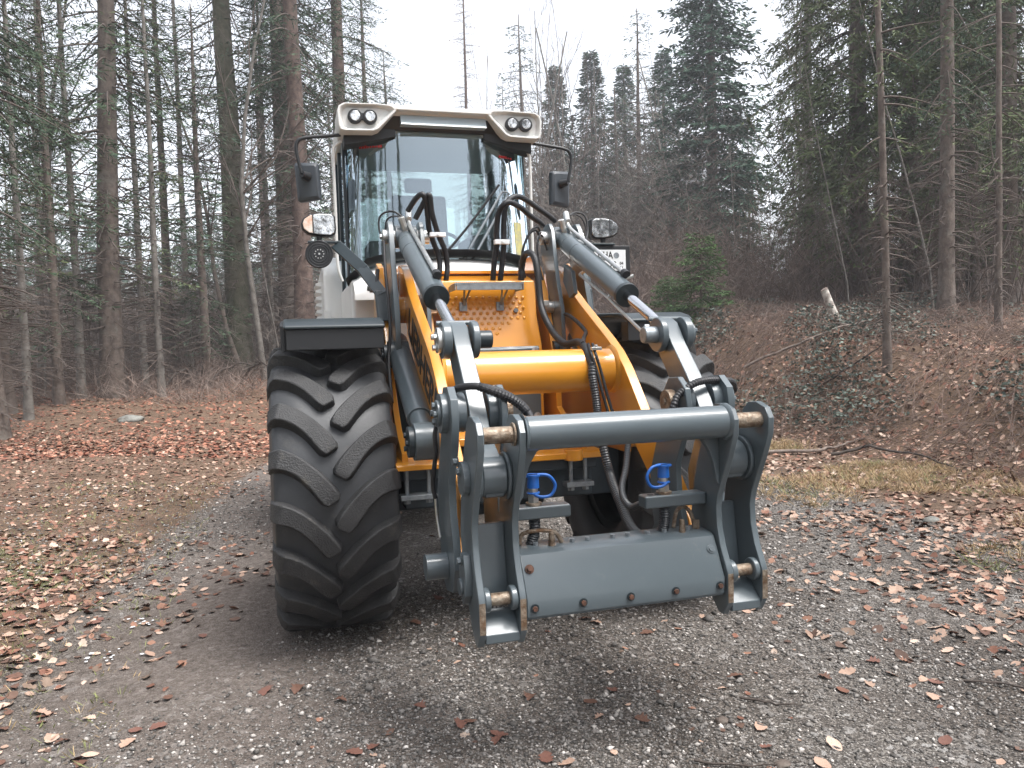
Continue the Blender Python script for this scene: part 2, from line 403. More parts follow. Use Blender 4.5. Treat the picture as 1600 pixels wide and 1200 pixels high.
def blades_mesh(name, base, d, L, W, m, tint):
    """one thin leaf-shaped face per needle spray"""
    n = len(base); d = d / (np.linalg.norm(d, axis=1, keepdims=True) + 1e-9)
    r = rng.normal(size=(n, 3)); sd = np.cross(d, r); sd /= (np.linalg.norm(sd, axis=1, keepdims=True) + 1e-9)
    L = L[:, None]; W = W[:, None]
    mid = base + d * L * 0.45
    co = np.stack([base, mid + sd * W, base + d * L, mid - sd * W], 1).reshape(-1, 3)
    q = np.arange(n * 4).reshape(n, 4)
    me = mesh_np(name, co, q); me.materials.append(m)
    a = me.color_attributes.new('tint', 'FLOAT_COLOR', 'CORNER')
    c = np.ones((n, 4, 4), 'f4'); c[:, :, :3] = tint[:, None, :]
    a.data.foreach_set('color', c.ravel())
    return me

def spruce(name, H, r0, crown0, Rmax, dens, needle, bark, dead=10, droop=0.35, blade=0.17, sparse=1.0, top_pow=0.8, seed=1, limb_n=4, bw=0.020):
    g = np.random.default_rng(seed); tt = TT()
    n = 16; hz = np.linspace(-0.4, H, n); cr = g.normal(size=(n, 2)).cumsum(0) * 0.012 * H / 20
    flare = 1 + 0.45 * np.exp(-np.clip(hz, 0, 99) / 0.35)
    rad = r0 * (1 - np.clip(hz, 0, H) / H) ** 0.8 * flare + 0.012
    tt.seg(np.stack([cr[:, 0], cr[:, 1], hz], 1), rad, 12)
    ctr = lambda h: np.array([np.interp(h, hz, cr[:, 0]), np.interp(h, hz, cr[:, 1]), h])
    B = []; Dr = []; Ln = []; Wd = []; Tn = []
    tw = TT()
    # dead, bare lower branches
    for k in range(dead):
        h = g.uniform(0.6, max(0.7, crown0 * 1.15)); az = g.uniform(0, 6.28); L_ = g.uniform(0.3, 1.0) * (0.35 + 0.65 * h / (crown0 + 1)) * Rmax * 0.9
        d = np.array([math.cos(az), math.sin(az), g.uniform(-0.25, 0.15)]); p = ctr(h)
        t = np.linspace(0, 1, 6)[:, None]; pts = p + d * L_ * t + np.array([0, 0, 1]) * (-0.25 * t ** 2 * L_ * g.uniform(0, 1.3)) + g.normal(size=(6, 3)) * 0.02 * L_ * t
        tw.seg(pts, np.linspace(0.016 + 0.006 * L_, 0.003, 6), 3)
        for j in range(int(L_ * 5)):
            tt_ = g.uniform(0.25, 1); q = p + d * L_ * tt_ + np.array([0, 0, -0.12 * tt_ ** 2 * L_]); dd = np.array([math.cos(az + g.choice([-1, 1]) * g.uniform(.5, 1.1)), math.sin(az + g.choice([-1, 1]) * g.uniform(.5, 1.1)), g.uniform(-.5, .2)])
            l2 = g.uniform(0.12, 0.5) * (1.1 - tt_ * .5)
            tw.seg(np.stack([q, q + dd * l2 * .5, q + dd * l2 + [0, 0, -.03]]), [0.005, 0.004, 0.002], 3)
    h = crown0
    while h < H - 0.25:
        f = (h - crown0) / (H - crown0)
        prof = min(1.0, 0.45 + f * 3.0) * (1 - f) ** top_pow
        for k in range(limb_n):
            if g.random() > sparse: continue
            az = g.uniform(0, 6.28); L_ = Rmax * prof * g.uniform(0.65, 1.12) + 0.15
            up = 0.25 * f - 0.12 + g.uniform(-0.1, 0.1); dr = droop * (1 - 0.6 * f) * g.uniform(0.6, 1.3)
            p = ctr(h + g.uniform(-.15, .15)); hd = np.array([math.cos(az), math.sin(az), 0]); sdv = np.array([-hd[1], hd[0], 0])
            m_ = 7; t = np.linspace(0, 1, m_)
            pts = p + hd * (L_ * t)[:, None] + np.array([0, 0, 1]) * ((up * t - dr * t ** 1.7 + 0.12 * dr * t ** 4) * L_)[:, None]
            tw.seg(pts, np.linspace(0.012 + 0.008 * L_, 0.003, m_), 3)
            nt_ = max(3, int(L_ * dens))
            for j in range(nt_):
                tj = 0.12 + 0.88 * (j + g.random()) / nt_
                q = np.array([np.interp(tj, t, pts[:, a]) for a in range(3)])
                for sg in (-1, 1):
                    l2 = (1 - tj) * L_ * 0.42 * g.uniform(.6, 1.2) + 0.14
                    d2 = hd * 0.55 + sdv * sg * 0.8 + np.array([0, 0, -0.25 - 0.5 * dr + g.uniform(-.15, .1)])
                    d2 = d2 / np.linalg.norm(d2)
                    nb = max(2, int(l2 / (blade * 0.42)))
                    s_ = (np.arange(nb) + g.random(nb)) / nb
                    bp = q + d2 * (l2 * s_)[:, None] + np.array([0, 0, -1]) * (0.35 * dr * l2 * s_ ** 2)[:, None]
                    B.append(bp); Dr.append(d2 + g.normal(size=(nb, 3)) * 0.38); Ln.append(blade * g.uniform(.6, 1.25, nb)); Wd.append(np.full(nb, bw) * g.uniform(.7, 1.3, nb))
                    br = g.uniform(0.75, 1.3) * (0.8 + 0.4 * tj); Tn.append(np.tile([br * 1.02, br, br * 0.96], (nb, 1)))
            if g.random() < 0.9:
                nb = 4; B.append(np.repeat(pts[-1][None], nb, 0)); Dr.append(hd + g.normal(size=(nb, 3)) * .3); Ln.append(np.full(nb, blade * 1.1)); Wd.append(np.full(nb, bw)); Tn.append(np.full((nb, 3), 1.2))
        h += (0.34 if H > 8 else 0.16) * g.uniform(.8, 1.2) * (1.0 - 0.45 * f)
    trunk = tt.mesh(name + '_trunk', bark)
    limbs = tw.mesh(name + '_limbs', TWIG)
    crown = blades_mesh(name + '_crown', np.concatenate(B), np.concatenate(Dr), np.concatenate(Ln), np.concatenate(Wd), needle, np.concatenate(Tn))
    return trunk, limbs, crown

def bare_tree(name, H, r0, bark, twigm, seed, fork=0.35, spread=0.5, depth=4, nb=(3, 4), lean=(0, 0), multi=1, crook=0.10, trunk_sides=8):
    g = np.random.default_rng(seed); tr = TT(); tw = TT()
    def grow(p, d, L_, r, lev):
        m_ = 7 if lev < 2 else 4
        pts = [p]; q = p.copy(); dd = d.copy()
        for k in range(m_ - 1):
            dd = dd + g.normal(size=3) * crook * (1 + lev * 0.5) + np.array([0, 0, 0.05 + 0.05 * (lev > 1)]); dd = dd / np.linalg.norm(dd)
            q = q + dd * L_ / (m_ - 1); pts.append(q.copy())
        pts = np.array(pts); rr = np.linspace(r, r * (0.28 if lev else 0.25), m_)
        (tr if lev == 0 else tw).seg(pts, rr, trunk_sides if lev == 0 else 3)
        if lev >= depth: return
        n_ = g.integers(*nb) + (5 if lev == 0 else 2 if lev == 1 else 0)
        for k in range(n_):
            t = g.uniform(fork if lev == 0 else 0.2, 1.0)
            q = np.array([np.interp(t, np.linspace(0, 1, m_), pts[:, a]) for a in range(3)])
            ax = g.normal(size=3); ax = ax - dd * ax.dot(dd); ax /= np.linalg.norm(ax)
            a = spread * g.uniform(.6, 1.3)
            nd = dd * math.cos(a) + ax * math.sin(a); nd /= np.linalg.norm(nd)
            grow(q, nd, L_ * g.uniform(0.32, 0.55) * (1.15 - 0.5 * t if lev == 0 else 1), max(0.0022, r * (1 - 0.7 * t) * 0.5), lev + 1)
    for k in range(multi):
        d = np.array([lean[0] + g.normal() * 0.28 * (multi > 1), lean[1] + g.normal() * 0.28 * (multi > 1), 1.0]); d /= np.linalg.norm(d)
        o = np.array([g.normal() * 0.15 * (multi > 1), g.normal() * 0.15 * (multi > 1), -0.2])
        grow(o, d, H * g.uniform(.7, 1.0) if multi > 1 else H, r0 * g.uniform(.6, 1), 0)
    return tr.mesh(name + '_trunk', bark), tw.mesh(name + '_twigs', twigm)

KINDS = {}
KINDS['dense'] = [('trunk', 'limb', 'crown'), spruce('dense_spruce', 25, 0.26, 1.2, 3.4, 4.6, NEEDB, BARK, dead=4, droop=0.42, blade=0.26, bw=0.042, seed=3, limb_n=7, top_pow=1.0)]
KINDS['dense2'] = [('trunk', 'limb', 'crown'), spruce('drooping_spruce', 23, 0.25, 1.6, 3.1, 4.6, NEEDO, BARK, dead=30, droop=0.62, blade=0.21, bw=0.024, seed=5, limb_n=5, sparse=0.95, top_pow=0.6)]
KINDS['forest'] = [('trunk', 'limb', 'crown'), spruce('forest_spruce', 22, 0.24, 4.2, 2.7, 4.4, NEED, BARK, dead=130, droop=0.5, blade=0.19, bw=0.014, seed=8, limb_n=4, sparse=0.72, top_pow=0.6)]
KINDS['forest2'] = [('trunk', 'limb', 'crown'), spruce('tall_forest_spruce', 26, 0.30, 6.2, 2.8, 4.2, NEED, BARKR, dead=150, droop=0.5, blade=0.19, bw=0.014, seed=9, limb_n=4, sparse=0.7, top_pow=0.6)]
KINDS['slim'] = [('trunk', 'limb', 'crown'), spruce('slim_spruce', 12, 0.10, 1.4, 1.5, 5.4, NEED, BARK, dead=50, droop=0.35, blade=0.15, bw=0.012, seed=11, limb_n=3, sparse=0.85, top_pow=0.7)]
KINDS['slim2'] = [('trunk', 'limb', 'crown'), spruce('slim_dying_spruce', 14, 0.085, 2.6, 1.5, 1.8, NEEDO, BEECH, dead=90, droop=0.25, blade=0.15, bw=0.012, seed=12, limb_n=2, sparse=0.6, top_pow=0.6)]
KINDS['small'] = [('trunk', 'limb', 'crown'), spruce('young_spruce', 2.7, 0.04, 0.15, 1.25, 9.0, NEEDG, BARK, dead=0, droop=0.15, blade=0.12, bw=0.012, seed=13, limb_n=6, top_pow=1.0)]
KINDS['larch'] = [('trunk', 'limb', 'crown'), spruce('larch', 21, 0.15, 4, 1.3, 1.1, NEEDY, BARKR, dead=30, droop=0.15, blade=0.14, bw=0.008, seed=14, limb_n=3, top_pow=0.6)]
KINDS['beech'] = [('trunk', 'twigs'), bare_tree('bare_beech', 13, 0.13, BEECH, TWIG, 21, fork=0.3, spread=0.65, depth=3, nb=(4, 6))]
KINDS['birch'] = [('trunk', 'twigs'), bare_tree('bare_birch', 12, 0.085, BEECH, TWIG, 22, fork=0.3, spread=0.5, depth=3, nb=(4, 6), crook=0.05)]
KINDS['bush'] = [('trunk', 'twigs'), bare_tree('bare_bush', 3.6, 0.022, TWIG, TWIGR, 23, fork=0.15, spread=0.55, depth=2, nb=(3, 5), multi=9, trunk_sides=4)]
KINDS['bush2'] = [('trunk', 'twigs'), bare_tree('bare_sapling_clump', 5.2, 0.028, TWIG, TWIG, 24, fork=0.15, spread=0.5, depth=2, nb=(4, 6), multi=6, trunk_sides=4)]
KINDS['sapling'] = [('trunk', 'twigs'), bare_tree('bare_sapling', 7.5, 0.045, BEECH, TWIG, 25, fork=0.12, spread=0.7, depth=3, nb=(3, 4), crook=0.05)]
KINDS['leaning'] = [('trunk', 'twigs'), bare_tree('leaning_beech', 10, 0.085, BARK, TWIG, 26, fork=0.35, spread=0.6, depth=3, nb=(3, 5), lean=(-0.28, 0), crook=0.07)]

CNT = {}
def tree(kind, name, label, cat, x, y, sc=1.0, rz=None, lean=(0.0, 0.0), sxy=None, group=None, needle=None, bark=None):
    parts, meshes = KINDS[kind]
    o = bpy.data.objects.new(name, None); COL.objects.link(o)
    o.location = (x, y, GZ(x, y) - 0.03); s_ = sxy or sc
    o.rotation_euler = (lean[1], lean[0], random.uniform(0, 6.28) if rz is None else rz); o.scale = (s_, s_, sc)
    o.empty_display_size = 0.3
    o['label'] = label; o['category'] = cat
    if group: o['group'] = group
    for pn, me in zip(parts, meshes):
        c = link('branches' if pn in ('limb', 'twigs') else pn, me, o)
        if pn != 'trunk': c['kind'] = 'stuff'
        ov = needle if pn == 'crown' else bark if pn == 'trunk' else None
        if ov:
            c.material_slots[0].link = 'OBJECT'; c.material_slots[0].material = ov
    return o
def T(kind, name, label, cat, px, Y, sc=1.0, **k):
    x, y = at(px, None, Y); return tree(kind, name, label, cat, x, y, sc, **k)

# left edge of the track
T('forest', 'spruce_tree', 'thick straight spruce trunk at the left edge of the clearing', 'tree', 178, 19.0, 1.0, lean=(0.035, 0), sxy=1.12, rz=0.4)
T('forest2', 'spruce_tree', 'broad mossy spruce trunk just left of the loader beside fallen branches', 'tree', 378, 23.5, 0.95, lean=(0.02, 0), sxy=1.22, rz=2.0, bark=BARKM)
T('leaning', 'beech_tree', 'slim beech growing against the broad mossy trunk and leaning left', 'tree', 385, 22.3, 1.0, rz=0.0)
T('forest', 'spruce_tree', 'grey spruce trunk directly left of the loader mirror', 'tree', 452, 25.5, 1.15, rz=4.0, sxy=1.15)
T('forest2', 'spruce_tree', 'reddish spruce trunk seen just behind the left headlight', 'tree', 482, 23.0, 1.0, rz=1.1, sxy=0.98)
T('forest2', 'spruce_tree', 'dark spruce trunk rising behind the left roof lamps of the cab', 'tree', 546, 27.0, 1.0, rz=5.1, sxy=0.95)
T('slim', 'spruce_tree', 'dark slender spruce between the thick trunk and the mossy trunk', 'tree', 268, 25.0, 1.35, rz=1.0)
T('slim', 'spruce_tree', 'green young spruce in front of the broad mossy trunk', 'tree', 325, 21.0, 0.85, rz=3.0, sxy=1.15)
T('slim', 'spruce_tree', 'slender spruce with feathery crown at the far left border', 'tree', 92, 17.5, 0.95, rz=2.2, sxy=1.0)
T('forest', 'spruce_tree', 'spruce trunk cut by the left border of the photo', 'tree', 2, 16.5, 0.9, rz=0.9, sxy=0.95)
T('slim2', 'dying_spruce', 'thin half bare spruce, first stem right of the left border', 'tree', 42, 15.5, 0.85, rz=0.5)
T('slim2', 'dying_spruce', 'thin half bare spruce left of the thick straight trunk', 'tree', 128, 18.5, 1.0, rz=1.7)
T('slim2', 'dying_spruce', 'thin half bare spruce close to the right of the thick trunk', 'tree', 228, 20.5, 1.0, rz=2.9)
T('slim2', 'dying_spruce', 'thin half bare spruce in front of the dark slender spruce', 'tree', 252, 19.0, 0.9, rz=4.2)
T('slim2', 'dying_spruce', 'thin half bare spruce close to the left of the mossy trunk', 'tree', 298, 23.0, 1.1, rz=5.3)
T('slim2', 'dying_spruce', 'thin half bare spruce between the mossy trunk and the loader', 'tree', 428, 24.5, 1.05, rz=0.2)
T('beech', 'beech_tree', 'bare beech with crooked limbs left of the cab', 'tree', 415, 22.0, 0.85, rz=0.3)
T('beech', 'beech_tree', 'bare beech with spreading limbs near the left border', 'tree', 62, 21.0, 0.9, rz=2.0)
T('forest', 'spruce_tree', 'spruce with a narrow top seen left of the sky gap', 'tree', 622, 46.0, 0.74, rz=0.8, sxy=1.1)
T('forest', 'spruce_tree', 'spruce standing behind the left roof corner of the cab', 'tree', 588, 38.0, 0.85, rz=1.9, sxy=0.9)
# centre and right
T('larch', 'larch_tree', 'thin brown larch right above the cab roof', 'tree', 742, 48.0, 1.08, rz=0.0)
T('slim', 'spruce_tree', 'dark spruce right of the brown larch', 'tree', 826, 50.0, 1.65, rz=0.0, sxy=2.0)
T('birch', 'birch_tree', 'tall bare birch behind the right roof lamps', 'tree', 868, 42.0, 1.55, rz=0.4, sxy=1.2)
T('birch', 'birch_tree', 'bare birch with fine forked twigs left of the pointed spruce', 'tree', 893, 46.0, 1.55, rz=2.4, sxy=1.2)
T('dense', 'spruce_tree', 'grey green spruce with pointed top above the right mirror', 'tree', 935, 50.0, 0.76, rz=1.0, sxy=1.2)
T('slim', 'spruce_tree', 'narrow spruce with open top left of the big dense spruce', 'tree', 1008, 46.0, 1.62, rz=3.0, sxy=2.1)
T('slim', 'spruce_tree', 'small dark spruce between pointed spruce and narrow spruce', 'tree', 972, 48.0, 1.35, rz=5.0, sxy=1.9)
T('dense', 'spruce_tree', 'big dense dark spruce right of the loader, its top above the picture', 'tree', 1118, 38.0, 1.0, rz=2.0, sxy=1.3)
T('dense2', 'spruce_tree', 'drooping spruce with grey trunk right of the bright sky gap', 'tree', 1268, 27.0, 0.95, rz=0.5, sxy=0.72, bark=BEECH)
T('dense2', 'spruce_tree', 'wide drooping spruce behind the thin stem on the bank', 'tree', 1345, 22.0, 0.95, rz=2.6, sxy=1.05)
T('dense2', 'spruce_tree', 'olive drooping spruce left of the grey trunk on the bank', 'tree', 1425, 21.0, 0.95, rz=4.0, sxy=0.95)
T('slim2', 'dying_spruce', 'thin nearly bare stem growing low on the bank', 'tree', 1388, 11.9, 0.95, rz=0.0, sxy=0.62, lean=(-0.02, 0), bark=BARK)
T('forest', 'spruce_tree', 'grey spruce trunk at the top of the bank right of the birch stump', 'tree', 1479, 15.5, 0.95, rz=3.3, sxy=0.60, bark=BARK)
T('slim2', 'dying_spruce', 'half bare spruce with long horizontal branches at the right border', 'tree', 1562, 13.5, 0.9, rz=1.4, sxy=0.6, bark=BARK)
T('dense2', 'spruce_tree', 'olive spruce filling the right border', 'tree', 1575, 18.0, 0.75, rz=5.5, sxy=0.9)
T('slim', 'spruce_tree', 'slim spruce right of the grey trunk on the bank', 'tree', 1520, 20.0, 1.2, rz=0.6)
T('small', 'young_spruce', 'small bushy green spruce at the foot of the big dense spruce', 'tree', 1098, 18.5, 0.88, rz=0.6, sxy=0.92)
T('small', 'young_spruce', 'low green spruce half hidden behind the number plate', 'tree', 1048, 19.5, 0.62, rz=2.6, sxy=0.75)
for px, Y, k, sc, sx, lab in ((785, 46, 'birch', 1.35, 1.2, 'bare birch between the brown larch and the dark spruce'), (850, 40, 'beech', 1.25, 1.1, 'bare branching beech above the right roof lamps'), (905, 38, 'beech', 1.3, 1.1, 'bare branching beech above the right mirror'), (960, 40, 'birch', 1.3, 1.3, 'bare birch in front of the pointed spruce'), (1040, 42, 'beech', 1.2, 1.0, 'bare beech at the left side of the big dense spruce'),
        (880, 58, 'dense', .82, 1.3, 'hazy spruce behind the forked birch'), (1045, 56, 'dense', .80, 1.3, 'hazy spruce just left of the big dense spruce'), (785, 60, 'dense', .62, 1.1, 'hazy spruce just right of the brown larch'), (985, 60, 'dense', .84, 1.35, 'hazy spruce behind the narrow open spruce'),
        (1238, 30, 'birch', 1.0, 1.2, 'bare birch at the right side of the bright sky gap'), (1290, 24, 'birch', .8, 1.1, 'bare birch left of the thin stem on the bank')):
    T(k, {'birch': 'birch_tree', 'beech': 'beech_tree', 'dense': 'spruce_tree'}[k], lab, 'tree', px, Y, sc, sxy=sx)
# bare brush and saplings, one by one
left_brush = [(20, 17.5), (70, 19), (112, 20.5), (150, 22), (205, 22), (238, 24), (285, 22), (318, 25), (350, 26), (400, 26.5), (440, 22), (498, 26), (30, 26), (90, 28), (160, 30), (220, 31), (290, 31), (340, 33), (395, 33), (445, 34), (515, 32), (560, 34)]
for i, (px, Y) in enumerate(left_brush):
    k = ('bush2', 'sapling', 'bush')[i % 3]
    T(k, 'bare_sapling' if k == 'sapling' else 'bare_bush', 'thin bare sapling among the trunks left of the loader' if k == 'sapling' else 'many stemmed leafless bush among the trunks left of the loader', 'bush' if k != 'sapling' else 'sapling', px, Y, random.uniform(.75, 1.15), group='leafless saplings left of the loader' if k == 'sapling' else 'leafless bushes left of the loader')
right_brush = [(905, 30), (950, 33), (985, 28), (1020, 32), (1060, 27), (1085, 31), (1125, 26), (1150, 29), (1175, 24), (1195, 27), (1215, 24), (1240, 25), (1255, 22), (1285, 20), (1310, 23), (1330, 18), (1360, 20), (1405, 18), (1440, 19), (1462, 17), (1500, 18), (1540, 16.5), (1585, 17), (930, 38), (1010, 40), (1180, 36), (1230, 33), (1300, 30), (1010, 24), (955, 26), (1205, 31), (1270, 28)]
for i, (px, Y) in enumerate(right_brush):
    k = ('bush', 'bush2', 'bush', 'sapling')[i % 4]
    T(k, 'bare_sapling' if k == 'sapling' else 'bare_bush', 'thin bare sapling on the slope right of the loader' if k == 'sapling' else 'many stemmed reddish bush on the slope right of the loader', 'bush' if k != 'sapling' else 'sapling', px, Y, random.uniform(.7, 1.1), group='leafless saplings right of the loader' if k == 'sapling' else 'leafless bushes right of the loader')
# rows deeper in the wood
deep = []
gd = np.random.default_rng(77)
for i in range(24):
    px = gd.uniform(-260, 640); Y = gd.uniform(29, 62); deep.append((px, Y, 0))
for i in range(32):
    px = gd.uniform(1240, 1900); Y = gd.uniform(27, 58); deep.append((px, Y, 1))
for i in range(22):
    px = gd.uniform(780, 1180); Y = gd.uniform(52, 80); deep.append((px, Y, 2))
for px, Y, sd_ in deep:
    if 560 < px < 740: continue
    if 1150 < px < 1240 and sd_ == 1: continue
    k = gd.choice(['forest', 'forest2', 'slim', 'slim2', 'beech'] if sd_ == 0 else ['forest', 'dense2', 'slim', 'slim2', 'sapling'] if sd_ == 1 else ['slim', 'dense', 'birch'], p=[.20, .12, .38, .16, .14] if sd_ == 0 else [.18, .12, .26, .20, .24] if sd_ == 1 else [.5, .3, .2])
    sc = gd.uniform(.75, 1.05) * (0.62 if sd_ == 2 and k == 'dense' else 1.45 if sd_ == 2 and k == 'slim' else 1)
    wd_ = 'bare beech' if k in ('beech', 'sapling', 'birch') else 'slender spruce' if k in ('slim', 'slim2') else 'tall spruce'
    T(k, 'forest_tree', wd_ + (' deep in the wood left of the loader', ' deep in the wood on the right', ' far off above the right loader mirror')[sd_], 'tree', px, Y, sc, sxy=sc * gd.uniform(.7, 1.0), rz=gd.uniform(0, 6.28), group=wd_ + (' trees deep in the left wood', ' trees deep in the right wood', ' trees far behind the brush')[sd_])
# wood at the photographer's back and sides (seen in the glass and the paint)
for i, (x, y, k) in enumerate([(-7.5, -4, 'dense'), (-9, 3, 'dense2'), (-11, 8, 'forest2'), (-9.5, -11, 'dense'), (-5.5, -13, 'dense2'), (11.5, -8, 'dense'), (16, -13, 'dense'), (10.5, -2, 'dense'), (11, 4, 'dense2'), (13, -12, 'dense'), (-14, -6, 'dense'), (-4, -22, 'dense'), (5, -27, 'dense'), (0.5, -34, 'dense'), (-12, -20, 'dense'), (-12.5, 12.5, 'forest2'), (-9.0, 13.5, 'forest')]):
    tree(k, 'forest_tree', 'tall forest tree beside the track outside the picture', 'tree', x, y, random.uniform(.75, .95), group='trees around the clearing')

# ------------------------------------------------------------------ brush, brambles, leaves, grass, pebbles
def rand_pts(n, x0, x1, y0, y1):
    return rng.uniform(x0, x1, n), rng.uniform(y0, y1, n)
def foot_d(x, y): return x - np.interp(y, _fy, _fx)

# thicket: long thin twigs nobody could count
def thicket(name, label, pxr, yr, n, hmax, m, gap=None, seed=1, L=(0.25, 1.1), wd=0.006):
    g = np.random.default_rng(seed)
    Y = g.uniform(yr[0], yr[1], n) ; px = g.uniform(pxr[0], pxr[1], n)
    if gap is not None:
        keep = ~((px > gap[0]) & (px < gap[1])); Y = Y[keep]; px = px[keep]
    n = len(Y); x = (px - 800) / 1215 * Y
    # cluster
    cx = np.round(x / 1.1) * 1.1 + g.normal(size=n) * 0.25; cy = np.round(Y / 1.3) * 1.3 + g.normal(size=n) * 0.3
    hh = hmax * (0.55 + 0.45 * np.sin(cx * 1.7 + 3 * np.sin(cy)))
    z = gz(cx, cy) + g.beta(1.1, 1.7, n) * hh
    d = np.stack([g.normal(size=n) * 0.75, g.normal(size=n) * 0.75, 0.12 + np.abs(g.normal(size=n)) * 0.6], -1)
    base = np.stack([cx, cy, z - 0.2], -1)
    br = g.uniform(.6, 1.5, n)
    me = blades_mesh(name, base, d, g.uniform(L[0], L[1], n), np.full(n, wd) * g.uniform(.6, 1.4, n) * (Y / 25), m, np.stack([br, br, br], -1))
    o = link(name, me, kind='stuff'); o['label'] = label; o['category'] = 'undergrowth'
    return o
TWA = mat('tangle_twigs', (0.185, 0.160, 0.142), 0.95, color2=(0.11, 0.092, 0.08), vscale=0.35, attr='tint', spec=0.1)
TWB = mat('tangle_twigs_red', (0.215, 0.165, 0.140), 0.95, color2=(0.140, 0.108, 0.092), vscale=0.35, attr='tint', spec=0.1)
thicket('bare_thicket', 'grey brown tangle of leafless undergrowth between the trunks on the left', (-250, 600), (22, 60), 170000, 3.8, TWA, seed=31)
thicket('bare_thicket', 'reddish brown tangle of leafless brush below the spruces on the right', (860, 1900), (20.5, 46), 210000, 3.8, TWB, seed=32, gap=None)
thicket('bare_thicket', 'low brown tangle of leafless brush behind the loader', (560, 900), (40, 62), 30000, 3.5, TWA, seed=33)
thicket('low_twigs', 'low tangle of dry twigs on top of the bank', (1000, 1700), (16, 22), 14000, 0.6, TWB, seed=34, L=(0.15, 0.6), wd=0.006)
thicket('low_twigs', 'low tangle of dry twigs at the left wood edge', (-100, 420), (17.5, 25), 14000, 0.9, TWB, seed=35, L=(0.3, 0.9), wd=0.005)

thicket('bare_thicket', 'tall grey brown veil of bare twigs behind the right mirror', (800, 1130), (34, 54), 150000, 12.0, TWA, seed=36, L=(0.5, 1.4))
def far_wood():
    g = np.random.default_rng(41); n = 150000
    px = g.uniform(-500, 2100, n); Y = g.uniform(62, 105, n)
    x = (px - 800) / 1215 * Y
    # tree columns
    cx = np.round(x / 2.4) * 2.4; cy = np.round(Y / 5) * 5
    hs_ = 10 + 4.5 * np.sin(cx * 2.1 + cy) + 2.5 * np.sin(cx * 0.31)
    hs_ = np.where(np.abs((cx / Y) * 1215 + 800 - 690) < 75, 3.0, hs_); hs_ = np.where(np.abs((cx / Y) * 1215 + 800 - 1195) < 45, 3, hs_)
    f = g.beta(1.0, 1.4, n); r = (1 - f) * 2.2 * np.sqrt(g.random(n)); a = g.uniform(0, 6.28, n)
    X = cx + r * np.cos(a); YY = cy + r * np.sin(a); Z = gz(X, YY) + f * hs_
    d = np.stack([np.cos(a), np.sin(a), -0.4 + g.normal(size=n) * .3], -1)
    br = g.uniform(.6, 1.4, n)
    me = blades_mesh('distant_wood', np.stack([X, YY, Z], -1), d, g.uniform(.4, .9, n), g.uniform(.05, .13, n), NEEDB, np.stack([br, br, br], -1))
    o = link('distant_wood', me, kind='stuff'); o['label'] = 'far off conifer wood reading as one grey green mass'; o['category'] = 'wood'
far_wood()

# leaves -------------------------------------------------------------
LEAF = [mat('leaf_tan', (0.45, 0.31, 0.235), 0.7, color2=(0.31, 0.19, 0.14), vscale=25, spec=0.3),
        mat('leaf_rust', (0.20, 0.095, 0.070), 0.55, color2=(0.125, 0.062, 0.048), vscale=25, spec=0.3),
        mat('leaf_brown', (0.15, 0.075, 0.050), 0.65, color2=(0.085, 0.045, 0.032), vscale=25, spec=0.4),
        mat('leaf_pale', (0.58, 0.45, 0.37), 0.75, color2=(0.40, 0.25, 0.18), vscale=25, spec=0.3)]
def leaf_shape(kind, g):
    """outline of half width along the leaf, with lobes, curled"""
    if kind == 0: t = [0, .12, .28, .40, .55, .66, .82, .93, 1.0]; wv = [.02, .16, .30, .22, .38, .24, .30, .12, .0]
    elif kind == 1: t = [0, .15, .35, .55, .75, .9, 1.0]; wv = [.02, .22, .33, .34, .26, .13, .0]
    else: t = [0, .10, .22, .34, .46, .60, .72, .88, 1.0]; wv = [.03, .30, .22, .50, .28, .40, .16, .12, .0]
    V = []; F = []
    c1 = g.uniform(-.9, .9); c2 = g.uniform(.1, .8); tw = g.uniform(-.5, .5)
    n = len(t)
    for i in range(n):
        for s in (-1, 0, 1):
            x = t[i] - 0.5; y = s * wv[i] * g.uniform(.88, 1.12)
            z = c2 * y * y * 1.6 + c1 * x * x * 0.5 + tw * x * y + g.normal() * 0.012
            V.append((x, y, z))
    for i in range(n - 1):
        for s in range(2): F.append((i * 3 + s, i * 3 + s + 1, (i + 1) * 3 + s + 1, (i + 1) * 3 + s))
    V = np.array(V); V[:, 2] -= V[:, 2].min(); return V, np.array(F)
gl = np.random.default_rng(51)
LV_ = [leaf_shape(i % 3, gl) for i in range(9)]
def leafmeshes():
    out = []
    for i, (V, F) in enumerate(LV_):
        for m in LEAF:
            me = mesh_np('leaf', V, F); me.materials.append(m); me.shade_smooth(); out.append(me)
    return out
LM = leafmeshes()
def leaf_density(x, y):
    g_, m_, s_, mo = zone(x, y)
    d = foot_d(x, y)
    a = 0.06 + 0.75 * s_ + 0.70 * sstep(-4.5, -2.2, d) * (0.55 + 0.45 * np.sin(2.1 * x + 1.3 * y) * np.sin(1.7 * y - x)) + 0.12 * sstep(-1.0, -2.4, x)
    a = a * (1 - 0.6 * sstep(0.3, 1.2, d))
    return a
